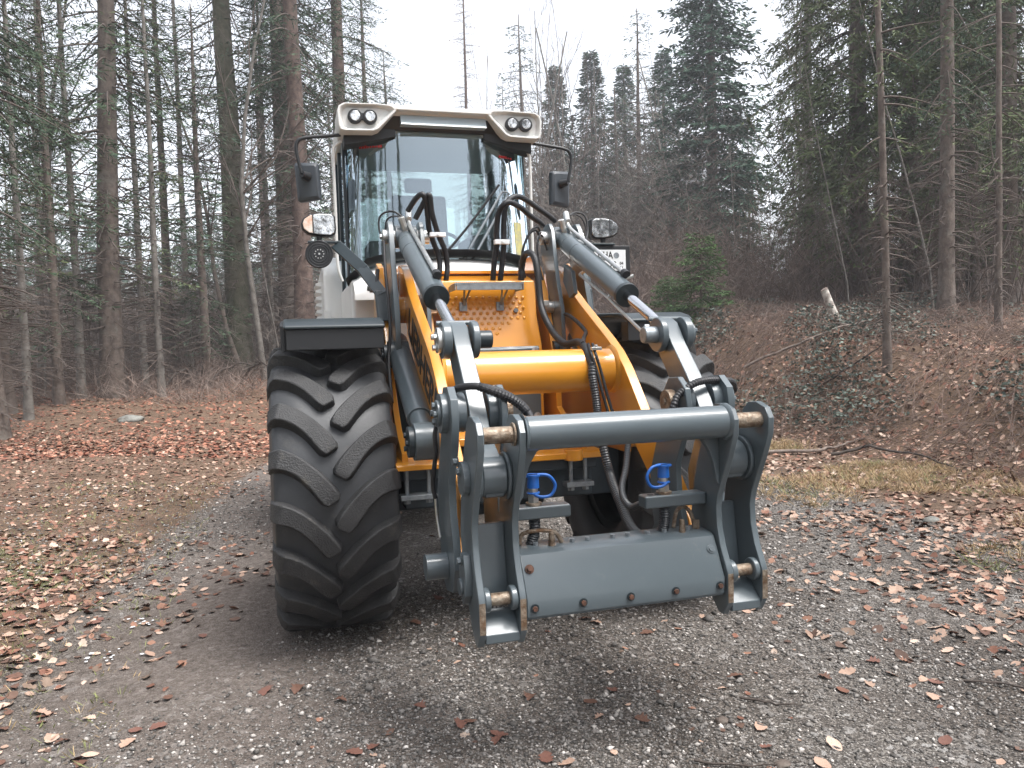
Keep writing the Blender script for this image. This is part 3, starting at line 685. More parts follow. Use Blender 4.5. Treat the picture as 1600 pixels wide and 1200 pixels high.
# individually laid leaves nearest the camera
cand_x, cand_y = [], []
while len(cand_x) < 300:
    y = gl.uniform(2.1, 5.6); x = gl.uniform(-0.70, 0.70) * y
    if gl.random() < leaf_density(np.array([x]), np.array([y]))[0] * 1.1:
        if (-1.7 < x < -0.6 and 3.4 < y < 5.6): continue
        cand_x.append(x); cand_y.append(y)
for x, y in zip(cand_x, cand_y):
    # palette: rusty in the middle of the track, tan to the right, mixed left
    p = [.15, .40, .40, .05] if -1.2 < x < 0.9 else [.45, .18, .17, .20] if x > 0.9 else [.30, .20, .38, .12]
    k = gl.choice(4, p=p); o = link('leaf', LM[int(gl.integers(9)) * 4 + k], ground)
    s = gl.uniform(0.045, 0.085)
    o.location = (x, y, GZ(x, y) + 0.006); o.scale = (s, s * gl.uniform(.8, 1.1), s * gl.uniform(.5, 1.1))
    o.rotation_euler = (gl.normal() * 0.14, gl.normal() * 0.14, gl.uniform(0, 6.28))

def scatter_leaves(name, label, x, y, size, tints, lift=0.004, tilt=0.25, seed=3):
    g = np.random.default_rng(seed); n = len(x)
    lp = [LV_[i] for i in (0, 1, 4, 5, 7)]
    cos_, cs, qs = [], [], []; off = 0
    idx = g.integers(0, len(lp), n); z = gz(x, y) + lift
    e = 0.05; gx = (gz(x + e, y) - gz(x - e, y)) / (2 * e); gy = (gz(x, y + e) - gz(x, y - e)) / (2 * e)
    for k, (V, F) in enumerate(lp):
        V = V[::1]; w_ = np.where(idx == k)[0]
        if not len(w_): continue
        a = g.uniform(0, 6.28, len(w_)); s = size[w_]; c, sn = np.cos(a), np.sin(a)
        tx = g.normal(size=len(w_)) * tilt + gx[w_]; ty = g.normal(size=len(w_)) * tilt + gy[w_]
        X = V[None, :, 0] * s[:, None]; Yv = V[None, :, 1] * s[:, None]; Zv = V[None, :, 2] * s[:, None] * g.uniform(.4, 1.0, len(w_))[:, None]
        XX = X * c[:, None] - Yv * sn[:, None]; YY = X * sn[:, None] + Yv * c[:, None]
        ZZ = Zv + XX * tx[:, None] + YY * ty[:, None]
        co = np.stack([XX + x[w_][:, None], YY + y[w_][:, None], ZZ + z[w_][:, None]], -1)
        m = V.shape[0]
        q = F[None] + (np.arange(len(w_)) * m)[:, None, None] + off
        off += len(w_) * m; cos_.append(co.reshape(-1, 3)); qs.append(q.reshape(-1, 4))
        cs.append(np.repeat(tints[w_], len(F), 0))
    me = mesh_np(name, np.concatenate(cos_), np.concatenate(qs)); me.materials.append(LEAFS)
    a = me.color_attributes.new('tint', 'FLOAT_COLOR', 'CORNER')
    c = np.concatenate(cs); c = np.repeat(c, 4, 0); c = np.concatenate([c, np.ones((len(c), 1))], 1)
    a.data.foreach_set('color', c.astype('f4').ravel())
    o = link(name, me, kind='stuff'); o['label'] = label; o['category'] = 'leaves'
    return o
LEAFS = mat('litter_leaves', (1.0, 1.0, 1.0), 0.75, color2=(0.72, 0.68, 0.66), vscale=20, attr='tint', spec=0.3)
PAL = np.array([(0.46, 0.32, 0.245), (0.30, 0.165, 0.115), (0.20, 0.095, 0.065), (0.13, 0.08, 0.06), (0.54, 0.42, 0.34), (0.20, 0.145, 0.11)])
def tints(n, p, g): return PAL[g.choice(6, n, p=p)] * g.uniform(.75, 1.2, (n, 1))
g = np.random.default_rng(61)
def reject(n, x0, x1, y0, y1, f):
    x, y = g.uniform(x0, x1, n), g.uniform(y0, y1, n); k = g.random(n) < f(x, y); return x[k], y[k]
x, y = reject(42000, -9, 7.5, 2.2, 14, lambda x, y: leaf_density(x, y) * sstep(5.6, 6.6, y + 8 * (np.abs(x) > 0.7 * y)) * (np.abs(x) < y * 0.72 + 0.5) * np.where((np.abs(x + 1) < 2.6) & (y > 3.6) & (y < 8), .15, 1) * 0.9)
n = len(x); k = x > 0.5; sz = g.uniform(.036, .078, n)
scatter_leaves('leaf_litter', 'pinkish tan leaves scattered along the right side of the track', x[k], y[k], sz[k], tints(k.sum(), [.36, .24, .10, .12, .06, .12], g), tilt=.3)
scatter_leaves('leaf_litter', 'dull brown leaves scattered along the left side of the track', x[~k], y[~k], sz[~k] * .85, tints((~k).sum(), [.16, .26, .22, .20, .03, .13], g), seed=13)
x, y = reject(6500, 0.9, 4.6, 3.3, 6.6, lambda x, y: np.clip(leaf_density(x, y) * 0.8, 0, 1) * (x < y * .73) * sstep(0.9, 1.6, x))
n = len(x); scatter_leaves('leaf_litter', 'pinkish tan leaves drifted together on the gravel at the right verge', x, y, g.uniform(.035, .08, n), tints(n, [.38, .22, .12, .10, .06, .12], g) * .92, tilt=.28, seed=17)
x, y = reject(5200, -4.6, -1.6, 3.2, 6.6, lambda x, y: np.clip(leaf_density(x, y) * .6, 0, 1) * (x > -y * .73))
n = len(x); scatter_leaves('leaf_litter', 'dull tan leaves lying on the mossy left verge', x, y, g.uniform(.035, .075, n), tints(n, [.16, .24, .20, .20, .04, .16], g), tilt=.28, seed=18)
x, y = reject(7000, -3.6, 3.9, 2.1, 5.8, lambda x, y: leaf_density(x, y) * (np.abs(x) < y * .72) * np.where((np.abs(x + 1.1) < .6) & (y > 3.4), 0, 1) * .8)
n = len(x); scatter_leaves('leaf_fragments', 'small broken leaf pieces trodden into the track', x, y, g.uniform(.018, .05, n), tints(n, [.26, .20, .16, .22, .10, .06], g), lift=.003, tilt=.15, seed=7)
x, y = reject(60000, -18, 2, 11, 30, lambda x, y: (0.35 + 0.65 * sstep(15, 12, y)) * (x > -0.72 * y) * sstep(2.0, 0.0, x - 0.03 * y))
n = len(x); scatter_leaves('leaf_carpet', 'thick carpet of orange brown leaves at the left wood edge', x, y, g.uniform(.055, .10, n), tints(n, [.10, .36, .34, .14, .01, .05], g) * np.array([1.12, .92, .85]), seed=4)
x, y = reject(24000, 3, 20, 7, 26, lambda x, y: sstep(-0.2, 0.8, foot_d(x, y)) * (x < 0.74 * y) * 0.9)
n = len(x); scatter_leaves('leaf_carpet', 'brown leaves lying on the bramble bank', x, y, g.uniform(.045, .085, n), tints(n, [.16, .22, .22, .22, .04, .14], g), tilt=0.6, seed=5, lift=0.03)

# brambles on the bank
BRAM = mat('bramble_leaves', (0.095, 0.120, 0.095), 0.6, color2=(0.055, 0.070, 0.058), vscale=1.2, attr='tint')
def brambles():
    g = np.random.default_rng(71)
    x, y = g.uniform(3, 17, 110000), g.uniform(6.5, 22, 110000)
    d = foot_d(x, y); cl = wob(x, y, 1.6, 26, 31)
    k = (g.random(110000) < sstep(0.25, 1.0, d) * sstep(-0.6, 0.9, cl) * 0.5) & (x < 0.74 * y); x, y, cl = x[k], y[k], cl[k]; n = len(x)
    h = g.beta(1.3, 2, n) * (0.16 + 0.16 * np.clip(cl + 1, 0, 2))
    base = np.stack([x, y, gz(x, y) + h], -1)
    B, Dd, L_, W_, Tn = [], [], [], [], []
    for j in range(3):
        a = g.uniform(0, 6.28, n); dd = np.stack([np.cos(a), np.sin(a), g.normal(size=n) * .35 + .1], -1)
        B.append(base); Dd.append(dd); L_.append(g.uniform(.045, .09, n)); W_.append(g.uniform(.016, .028, n))
        t = np.where((g.random(n) < .22)[:, None], np.array([[2.2, 1.0, .8]]), np.array([[1, 1, 1]])) * g.uniform(.7, 1.6, (n, 1)); Tn.append(t)
    me = blades_mesh('brambles', np.concatenate(B), np.concatenate(Dd), np.concatenate(L_), np.concatenate(W_), BRAM, np.concatenate(Tn))
    o = link('brambles', me, kind='stuff'); o['label'] = 'dull green and reddish brambles covering the bank on the right'; o['category'] = 'brambles'
    tt = TT()
    for i in range(4000):
        y0 = g.uniform(6.6, 20); x0 = np.interp(y0, _fy, _fx) + g.uniform(0.0, 7.0)
        if x0 > 0.74 * y0: continue
        a = g.uniform(0, 6.28); L0 = g.uniform(.4, 1.3); t = np.linspace(0, 1, 6)
        px_ = x0 + np.cos(a) * L0 * t; py_ = y0 + np.sin(a) * L0 * t; hz_ = 0.05 + g.uniform(.1, .38) * np.sin(np.pi * np.clip(t * g.uniform(.7, 1.05), 0, 1)) + g.normal() * .02
        tt.seg(np.stack([px_, py_, gz(px_, py_) + hz_], -1), np.linspace(.0045, .0025, 6), 3)
    me = tt.mesh('bramble_canes', mat('bramble_canes', (0.185, 0.125, 0.098), .8, color2=(.11, .075, .06), vscale=.8))
    o = link('bramble_canes', me, kind='stuff'); o['label'] = 'thin arching bramble canes over the bank'; o['category'] = 'brambles'
brambles()

# grass ---------------------------------------------------------------
GRASS = mat('dry_grass', (0.42, 0.33, 0.19), 0.8, color2=(0.27, 0.22, 0.11), vscale=1.3, attr='tint')
def grass():
    g = np.random.default_rng(81); B = []; Dd = []; L_ = []; W_ = []; Tn = []
    tx, ty = [], []
    for i in range(3400):
        if i % 5:
            y = g.uniform(3.8, 13); x = np.interp(y, _fy, _fx) - g.beta(1.1, 1.5) * 3.0 + g.uniform(-.1, .4)
        else: y = g.uniform(2.2, 9); x = -g.uniform(1.4, 3.2) - 0.30 * (y - 2.2)
        if abs(x) > 0.74 * y: continue
        c = wob(np.array([x]), np.array([y]), 2.0, 31, 36)[0]
        if c < g.uniform(-.2, .7) and i % 5: continue
        n = int(g.integers(8, 34)) if i % 5 else int(g.integers(4, 9)); green = g.random() < (.12 if i % 5 else .7)
        a = g.uniform(0, 6.28, n); r = np.abs(g.normal(size=n)) * (.05 if i % 5 else .035)
        bx, by = x + r * np.cos(a), y + r * np.sin(a)
        B.append(np.stack([bx, by, gz(bx, by) - .005], -1)); Dd.append(np.stack([np.cos(a) * .8, np.sin(a) * .8, g.uniform(.25, 1.2, n)], -1) + g.normal(size=(n, 3)) * .2)
        L_.append(g.uniform(.05, .15, n) * (1 if i % 5 else .45)); W_.append(g.uniform(.0014, .003, n))
        t = np.array([.60, .80, .60]) if green else np.array([1.1, 1.0, 1.0]); Tn.append(t * g.uniform(.7, 1.3, (n, 1)))
    me = blades_mesh('dry_grass', np.concatenate(B), np.concatenate(Dd), np.concatenate(L_), np.concatenate(W_), GRASS, np.concatenate(Tn))
    o = link('dry_grass', me, kind='stuff'); o['label'] = 'straw coloured grass tufts along both verges of the track'; o['category'] = 'grass'
grass()

# pebbles -------------------------------------------------------------
PEB = mat('pebbles', (1, 1, 1), 0.8, color2=(.75, .74, .72), vscale=60, attr='tint', spec=0.35)
def pebbles():
    g = np.random.default_rng(91)
    N = 150000
    yy = 2.1 + (g.random(N) ** 1.5) * 7.0; xx = g.uniform(-0.72, 0.72, N) * yy
    gr, mu, so_, mo = zone(xx, yy)
    p = (gr * (1 - 0.5 * mu) + 0.14) * (0.65 + 0.5 * wob(xx, yy, 1.2, 36, 40))
    k = g.random(N) < np.clip(p, 0, 1); x, y = xx[k], yy[k]; n = len(x)
    s = g.lognormal(math.log(.0045), .45, n) * (0.75 + 0.11 * y); s = np.clip(s, .003, .020)
    big = g.random(n) < 0.006; s[big] *= 1.7
    oct_ = np.array([(1, 0, 0), (0, 1, 0), (-1, 0, 0), (0, -1, 0), (0, 0, 1), (0, 0, -1)], float)
    T8 = np.array([(0, 1, 4), (1, 2, 4), (2, 3, 4), (3, 0, 4), (1, 0, 5), (2, 1, 5), (3, 2, 5), (0, 3, 5)])
    V = oct_[None] * g.uniform(.65, 1.3, (n, 6, 1)) + g.normal(size=(n, 6, 3)) * .22
    V[:, :, 2] *= .62; a = g.uniform(0, 6.28, n); c, sn = np.cos(a)[:, None], np.sin(a)[:, None]
    X = (V[:, :, 0] * c - V[:, :, 1] * sn) * s[:, None] + x[:, None]; Y = (V[:, :, 0] * sn + V[:, :, 1] * c) * s[:, None] + y[:, None]
    Z = V[:, :, 2] * s[:, None] + (gz(x, y) + s * .25)[:, None]
    co = np.stack([X, Y, Z], -1).reshape(-1, 3); tr = (T8[None] + (np.arange(n) * 6)[:, None, None]).reshape(-1, 3)
    me = mesh_np('gravel', co, np.zeros((0, 4), int), tr); me.materials.append(PEB)
    v = g.choice([.09, .15, .23, .36, .58], n, p=[.24, .29, .26, .16, .05]) * g.uniform(.8, 1.2, n)
    tint = np.stack([v * 1.06, v * .985, v * .92, np.ones(n)], -1); tint = np.repeat(tint, 24, 0)
    at_ = me.color_attributes.new('tint', 'FLOAT_COLOR', 'CORNER'); at_.data.foreach_set('color', tint.astype('f4').ravel())
    o = link('gravel', me, kind='stuff'); o['label'] = 'grey and white gravel covering the track'; o['category'] = 'gravel'
pebbles()

# sticks, stump, stones ------------------------------------------------
def stick(label, pts, r, m, cat='stick', name='fallen_branch', side=0):
    tt = TT(); P_ = np.array([(x, y, GZ(x, y) + z) for x, y, z in pts]); t = np.linspace(0, 1, len(P_))
    q = np.linspace(0, 1, 4 * len(P_)); PP = np.stack([np.interp(q, t, P_[:, k]) for k in range(3)], -1) + gl.normal(size=(len(q), 3)) * r * .35
    o = bpy.data.objects.new(name, None); COL.objects.link(o); o['label'] = label; o['category'] = cat
    base = Vector(PP[0]); o.location = base
    tt.seg(PP - np.array(base), np.linspace(r, r * .35, len(q)), 7); link('stem', tt.mesh('stem', m), o)
    if side:
        t2 = TT()
        for k in range(side):
            i = int(gl.integers(4, len(q) - 1)); d = gl.normal(size=3); d[2] = abs(d[2]) * .5; d /= np.linalg.norm(d); l = gl.uniform(.1, .35)
            t2.seg(np.stack([PP[i], PP[i] + d * l * .5, PP[i] + d * l + [0, 0, -.02]]) - np.array(base), [r * .4, r * .3, r * .1], 4)
        link('twig', t2.mesh('twig', m), o)
    return o
DARKW = mat('dark_dead_wood', (0.075, 0.058, 0.048), .85, color2=(.035, .028, .024), vscale=14)
PALEW = mat('pale_dead_wood', (0.24, 0.195, 0.165), .85, color2=(.12, .09, .075), vscale=14)
stick('dark curved branch lying in the grass at the foot of the bank', [(3.95, 9.6, .06), (4.35, 9.45, .16), (4.7, 8.9, .12), (4.85, 8.4, .02)], .022, DARKW, side=4)
stick('pale branch lying along the foot of the bank beside the coupler', [(3.3, 10.2, .03), (3.9, 10.0, .05), (4.4, 10.3, .06), (4.7, 10.4, .02)], .028, PALEW, side=2)
stick('long thin branch lying across the upper bank behind the loader wheel', [(4.2, 14.0, .18), (5.0, 13.6, .22), (5.7, 13.4, .30), (6.4, 13.5, .35)], .028, PALEW, side=3)
stick('short dark branch sticking down the middle of the bank', [(5.0, 12.6, .05), (5.5, 12.2, .28), (5.9, 12.0, .36)], .020, DARKW, side=2)
stick('thin pale twig standing on the bank below the grey spruce trunk', [(7.1, 10.7, .0), (7.35, 10.6, .42)], .014, PALEW)
stick('small dark twig on the gravel right of the coupler', [(0.93, 3.23, .012), (1.05, 3.18, .012), (1.18, 3.17, .010)], .006, DARKW, 'twig', 'dry_twig')
stick('thin broken twig on the gravel near the right picture border', [(1.95, 3.35, .012), (2.1, 3.28, .012), (2.28, 3.15, .012)], .006, DARKW, 'twig', 'dry_twig')
stick('slim brown twig lying below the coupler near the bottom edge', [(0.62, 2.75, .012), (0.80, 2.70, .014), (1.0, 2.72, .010)], .005, DARKW, 'twig', 'dry_twig')
for (x, y, a_) in [(-8.2, 20.4, .4), (-8.9, 19.6, 1.2), (-9.4, 21.0, 2.4), (-7.4, 21.2, 5.6)]:
    c_, s_ = math.cos(a_), math.sin(a_)
    stick('crooked dead branch in the brush pile at the foot of the mossy trunk', [(x, y, .05), (x + .5 * c_, y + .5 * s_, .45), (x + 1.1 * c_, y + 1.1 * s_, .62), (x + 1.7 * c_, y + 1.7 * s_, .30)], .035, DARKW, side=14)['group'] = 'branches piled at the mossy trunk'
# leaning pale birch stub
bs = TT(); x, y = at(1316, None, 14.5); zb = GZ(x, y)
bs.seg(np.array([(0, 0, -.1), (-.10, 0, .25), (-.22, 0, .55), (-.31, 0, .78)]), [.085, .078, .072, .07], 12)
o = bpy.data.objects.new('birch_stump', None); COL.objects.link(o); o.location = (x, y, zb); o['label'] = 'pale broken birch stump leaning left on top of the bank'; o['category'] = 'stump'
link('trunk', bs.mesh('trunk', BIRCH), o)
cm = MB(); cm.cyl((-.305, 0, .775), (-.325, 0, .80), .072, .06, n=12); c_ = cm.build('cut_face', PALEW, o, flip=False)
STONE = mat('field_stone', (0.22, 0.22, 0.20), .85, color2=(.13, .125, .11), vscale=9, bump=.5, bscale=25)
def stone(label, x, y, sx, sy, sz, m=STONE):
    me = bpy.data.meshes.new('stone'); bm = bmesh.new(); bmesh.ops.create_icosphere(bm, subdivisions=3, radius=1)
    for v in bm.verts:
        f = 1 + .28 * mnoise.noise(v.co * 1.3 + Vector((x, y, 0))) + .08 * mnoise.noise(v.co * 4); v.co = Vector((v.co.x * sx * f, v.co.y * sy * f, v.co.z * sz * f))
    bm.to_mesh(me); bm.free(); me.shade_smooth(); me.materials.append(m)
    o = link('stone', me); o.location = (x, y, GZ(x, y) + sz * .35); o['label'] = label; o['category'] = 'stone'
stone('flat grey stone in the orange leaves left of the loader', -7.5, 15.2, .26, .16, .09)
stone('dark pebble sized stone on the gravel right of the coupler', 0.80, 3.05, .026, .022, .017, BARK)
stone('small flat grey stone at the edge of the right verge', 3.35, 6.2, .07, .05, .03)
stone('grey stone half sunk in the grass on the right verge', 3.55, 5.35, .055, .05, .035)
stone('brownish stone on the gravel below the front panel', 0.93, 2.72, .030, .024, .014, BARK)
# patches of old snow
SNOW = mat('old_snow', (0.80, 0.82, 0.84), .6, color2=(.62, .64, .66), vscale=30, bump=.4, bscale=60)
gs = np.random.default_rng(5)
for (lab, x, y, s) in (('small crust of old snow in the leaves at the left border', -2.15, 3.95, .06), ('thin strip of old snow on the left verge', -2.2, 4.45, .05), ('scattered snow crumbs high on the bank', 5.0, 13.0, .12), ('little snow patch left on the brambles', 5.35, 12.2, .09), ('small snow patch beside the upper branch on the bank', 4.75, 12.8, .10), ('white snow crust at the right edge of the bank', 6.4, 9.4, .05)):
    V = []; F = []
    for k in range(14):
        ox, oy = gs.normal() * s * 1.2, gs.normal() * s * .8; r = s * gs.uniform(.06, .26); b = len(V); zz = GZ(x + ox, y + oy) + (.012 if y < 6 else .05)
        V.append((ox, oy, zz - GZ(x, y) + r * .22))
        for j in range(7): V.append((ox + r * math.cos(j * .9) * gs.uniform(.6, 1.2), oy + r * math.sin(j * .9) * gs.uniform(.6, 1.2), zz - GZ(x, y)))
        for j in range(7): F.append((b, b + 1 + j, b + 1 + (j + 1) % 7))
    me = bpy.data.meshes.new('snow_patch'); me.from_pydata(V, [], F); me.shade_smooth(); me.materials.append(SNOW)
    o = link('snow_patch', me, kind='stuff'); o.location = (x, y, GZ(x, y)); o['label'] = lab; o['category'] = 'snow'


# ------------------------------------------------------------------ the wheel loader
LOADER = bpy.data.objects.new('wheel_loader', None); COL.objects.link(LOADER)
LOADER.location = (-0.1294, 4.5886, 0); LOADER.rotation_euler = (0, 0, R(15.67)); LOADER.empty_display_size = 0.3
LOADER['label'] = 'yellow and grey wheel loader with white cab, parked on the gravel track'
LOADER['category'] = 'wheel loader'
P = LOADER
D = 0.775

def tyre_mesh(name, side=1):
    V = []; F = []
    n = 114
    prof = [(0.395, -0.235), (0.43, -0.262), (0.50, -0.292), (0.575, -0.303), (0.65, -0.298), (0.695, -0.285), (0.712, -0.255), (0.720, -0.15), (0.724, 0.0)]
    prof = prof + [(r, -x) for r, x in prof[-2::-1]]
    m = len(prof)
    for i in range(n):
        a = 2 * math.pi * i / n
        for r, x in prof: V.append((x, r * math.cos(a), r * math.sin(a)))
    for i in range(n):
        for k in range(m - 1):
            F.append((i * m + k, i * m + k + 1, ((i + 1) % n) * m + k + 1, ((i + 1) % n) * m + k))
    def crad(x):
        x = abs(x); return float(np.interp(x, [0, 0.15, 0.255, 0.285, 0.30], [0.724, 0.720, 0.710, 0.69, 0.64]))
    K = 12; step = 2 * math.pi / 19
    for sgn, ph in ((-1, 0.02), (1, 0.185)):
        for j in range(19):
            rows = []
            jit = random.uniform(-0.005, 0.005); wk = random.uniform(0.95, 1.05)
            def cl(t):
                return 0.030 + 0.276 * t, 0.200 * (1 - max(0.0, 1 - t) ** 2.1) + 0.012 * t + 0.035
            for k in range(-1, K + 1):
                t = max(0.0, k / K)
                x, a_ = cl(t); x2, a2 = cl(t + 0.01)
                dx, da = x2 - x, a2 - a_; ln = math.hypot(dx, da); dx /= ln; da /= ln
                nx_, na = -da, dx
                ht = 0.045 * wk * (1 - 0.14 * math.sin(math.pi * min(1, t * 1.2))) + 0.004 * t
                if k == -1: x -= dx * 0.026; a_ -= da * 0.026; ht *= 0.62
                if k == 0: ht *= 0.94
                hb = ht + 0.013
                rt = 0.775 - 0.004 * t if t < 0.86 else 0.771 - 0.078 * ((t - 0.86) / 0.14) ** 1.3
                if k == -1: rt -= 0.004
                rb = crad(x) - 0.012 if t < 0.95 else 0.615
                def pt(h, r): return ((x + nx_ * h) * sgn, r, ph + j * step + jit + (a_ + na * h) / 0.775)
                rows.append([pt(-hb, rb), pt(-ht, rt), pt(ht, rt), pt(hb, rb)])
            base = len(V)
            for row in rows:
                for (x, r, a) in row: V.append((x, r * math.cos(a), r * math.sin(a)))
            for k in range(K + 1):
                for c in range(3):
                    a0 = base + k * 4 + c
                    F.append((a0, a0 + 1, a0 + 5, a0 + 4))
            F.append((base, base + 1, base + 2, base + 3)); e = base + (K + 1) * 4
            F.append((e + 3, e + 2, e + 1, e))
    # small ribs between the lugs (tie bars)
    mb = MB(); mb.add(V, F)
    return mb

def make_wheel():
    rm = MB()
    rp = [(0.40, -0.24), (0.405, -0.22), (0.37, -0.20), (0.355, -0.10), (0.34, 0.02), (0.16, 0.05), (0.15, 0.07), (0.0, 0.07)]
    n = 40; V = []; F = []
    for sg in (1, -1):
        b = len(V)
        prof = rp if sg == 1 else [(0.40, -0.24), (0.405, -0.22), (0.37, -0.20), (0.355, -0.10), (0.355, 0.12)]
        for i in range(n):
            a = 2 * math.pi * i / n
            for r, x in prof: V.append((x * -sg if sg == 1 else x, r * math.cos(a), r * math.sin(a)))
        m = len(prof)
        for i in range(n):
            for k in range(m - 1): F.append((b + i * m + k, b + i * m + k + 1, b + ((i + 1) % n) * m + k + 1, b + ((i + 1) % n) * m + k))
    rm.add(V, F)
    for k in range(12):
        a = 2 * math.pi * k / 12
        rm.hexbolt((-0.05, 0.2 * math.cos(a), 0.2 * math.sin(a)), (1, 0, 0), 0.014, 0.02)
    rim = rm.build('wheel', GREYD, P)
    ty = tyre_mesh('tyre').build('tyre', RUBBER, rim, bevel=0.009, seg=3, ang=28)
    ty.data.materials.append(LUG)
    for k, p in enumerate(ty.data.polygons):
        if k >= 114 * 16: p.material_index = 1
    return rim, ty
rim0, ty0 = make_wheel()
first = True
for (u, v) in ((-0.94, 0), (0.94, 0), (-0.94, -2.85), (0.94, -2.85)):
    if first: r_, t_ = rim0, ty0; first = False
    else:
        r_ = rim0.copy(); COL.objects.link(r_); t_ = ty0.copy(); COL.objects.link(t_); t_.parent = r_; r_.parent = P
        if v: r_.rotation_euler = (0.13, 0, 0)
    r_.location = (u, -v, D)
    if u > 0: r_.scale = (-1, 1, 1)

# axles
mb = MB(); mb.cyl((-0.7, 0, D), (0.7, 0, D), 0.13, n=28); mb.cyl((-0.25, 0.02, D), (0.25, 0.02, D), 0.24, n=32)
mb.box(-0.66, -0.40, -0.25, 0.35, 0.66, 0.93); mb.box(0.40, 0.66, -0.25, 0.35, 0.66, 0.93)
mb.box(-0.62, 0.42, 0.30, 0.62, 0.86, 0.935)
mb.build('axle', AXLE, P, bevel=0.01)
mb = MB(); mb.cyl((-0.7, -2.85, D), (0.7, -2.85, D), 0.13, n=28); mb.cyl((-0.25, -2.83, D), (0.25, -2.83, D), 0.24, n=32); mb.build('axle', AXLE, P)
for s in (-1, 1):                                    # U-bolt plates hanging under the frame
    c = (-0.565, -0.44) if s < 0 else (0.10, 0.345)
    for (a, b) in ((-0.635, -0.455), (0.225, 0.375)) if s < 0 else ():
        bp_ = MB(); bp_.box(a, b, 0.60, 0.68, 0.775, 0.80); o = bp_.build('clamp_plate', GALV, P, bevel=0.003)
        for uu in (a + 0.035, b - 0.035):
            q = MB(); q.cyl((uu, 0.64, 0.755), (uu, 0.64, 0.95), 0.011, n=12); q.hexbolt((uu, 0.64, 0.775), (0, 0, -1), 0.019, 0.018); q.build('stud', GALV, o)
mb = MB(); mb.box(-0.60, 0.42, 0.22, 0.54, 0.70, 0.86); mb.build('axle_cradle', AXLE, P, bevel=0.015)

# ---- front frame (tower)
F0 = MB()
# centre box with sloping front
F0.prism([(-0.12, 1.945), (0.02, 1.90), (0.035, 1.84), (0.05, 1.70), (0.135, 1.52), (0.15, 1.06), (0.42, 1.03), (0.42, 0.99), (-0.7, 0.99), (-0.7, 1.9)], -0.285, 0.285)
frame = F0.build('front_frame', ORANGE, P, bevel=0.006)
for s in (-1, 1):
    side = [(-0.30, 2.07), (-0.20, 2.075), (-0.10, 1.99), (0.0, 1.85), (0.10, 1.62), (0.20, 1.40), (0.215, 1.16), (0.33, 1.10), (0.60, 1.02), (0.60, 0.96), (-0.8, 0.96), (-0.8, 1.6), (-0.45, 1.9)]
    m_ = MB(); m_.prism(side, s * 0.355 - 0.017, s * 0.355 + 0.017)
    for q in ((-0.15, 1.78), (0.06, 1.22)): m_.boss(q, 0.055, s * 0.34, s * 0.40)
    m_.build('tower_plate', ORANGE, P, bevel=0.004)
    outer = [(-0.32, 1.99), (-0.24, 2.03), (-0.15, 2.0), (-0.10, 1.90), (-0.04, 1.74), (0.06, 1.62), (0.16, 1.40), (0.30, 1.22), (0.42, 1.10), (0.62, 1.00), (0.62, 0.93), (-0.7, 0.93), (-0.6, 1.4), (-0.42, 1.85)]
    m_ = MB(); m_.prism(outer, s * 0.60 - 0.016, s * 0.60 + 0.016)
    m_.boss((-0.21, 1.91), 0.09, s * 0.60, s * 0.50)
    m_.build('tower_plate', ORANGE, P, bevel=0.004)
    m_ = MB(); m_.boss((-0.21, 1.91), 0.055, s * 0.615, s * 0.66); m_.hexbolt((s * 0.66, -0.21, 1.94), (s, 0, 0), 0.016, 0.014); m_.hexbolt((s * 0.66, -0.21, 1.88), (s, 0, 0), 0.016, 0.014)
    m_.build('pivot_pin', ZINC, P, bevel=0.003)
    # flange along the bottom
# bottom flange, wide orange plate with rounded front
m_ = MB(); m_.prism([(-0.5, 0.935), (-0.5, 0.96), (0.66, 0.96), (0.70, 0.95), (0.70, 0.925), (0.66, 0.92)], -0.655, -0.43); m_.build('bottom_flange', ORANGE, P, bevel=0.004)
m_ = MB(); m_.prism([(-0.5, 0.938), (-0.5, 0.963), (0.66, 0.963), (0.68, 0.955), (0.68, 0.925), (0.66, 0.92)], -0.10, 0.43); m_.boss((0.66, 0.945), 0.0, 0, 0.01) if False else None
m_.build('bottom_flange', ORANGE, P, bevel=0.004)
m_ = MB(); m_.cyl((0.27, 0.66, 0.915), (0.27, 0.66, 0.972), 0.05, n=24); m_.build('lug', ORANGE, P, bevel=0.004)
# dimpled tread panel
dm = MB()
nrm = Vector((0, 0.18, 0.09)).normalized()
for r in range(9):
    zc = 1.80 - r * 0.030
    t_ = (1.70 - zc) / 0.18 if zc < 1.70 else 0
    vv = 0.05 + 0.085 * t_ if zc < 1.70 else 0.036 + 0.014 * (1.84 - zc) / 0.14
    nd = Vector((0, 0.18, 0.085)).normalized() if zc < 1.70 else Vector((0, 0.14, 0.014)).normalized()
    for c in range(12):
        uu = -0.235 + c * 0.040 + (0.020 if r % 2 else 0)
        if r > 4 and abs(uu + 0.02 + 0.02 * (r - 4)) > 0.17 - 0.02 * (r - 4): continue
        if uu > 0.22: continue
        cpt = Vector((uu, vv, zc))
        a = Vector((1, 0, 0)); b = nd.cross(a)
        vs = [cpt - nd * 0.004 + 0.0145 * (math.cos(k * math.pi / 4) * a + math.sin(k * math.pi / 4) * b) for k in range(8)]
        vs2 = [cpt + nd * 0.0060 + 0.0075 * (math.cos(k * math.pi / 4) * a + math.sin(k * math.pi / 4) * b) for k in range(8)]
        dm.add(vs + vs2, [(k, (k + 1) % 8, (k + 1) % 8 + 8, k + 8) for k in range(8)] + [tuple(range(8, 16)), tuple(range(7, -1, -1))])
dm.build('tread_dimples', ORANGE, frame, ang=80)
m_ = MB(); m_.cyl((0.155, 0.05, 1.72), (0.155, 0.062, 1.726), 0.014, n=16); m_.build('bore', BLACK, frame)
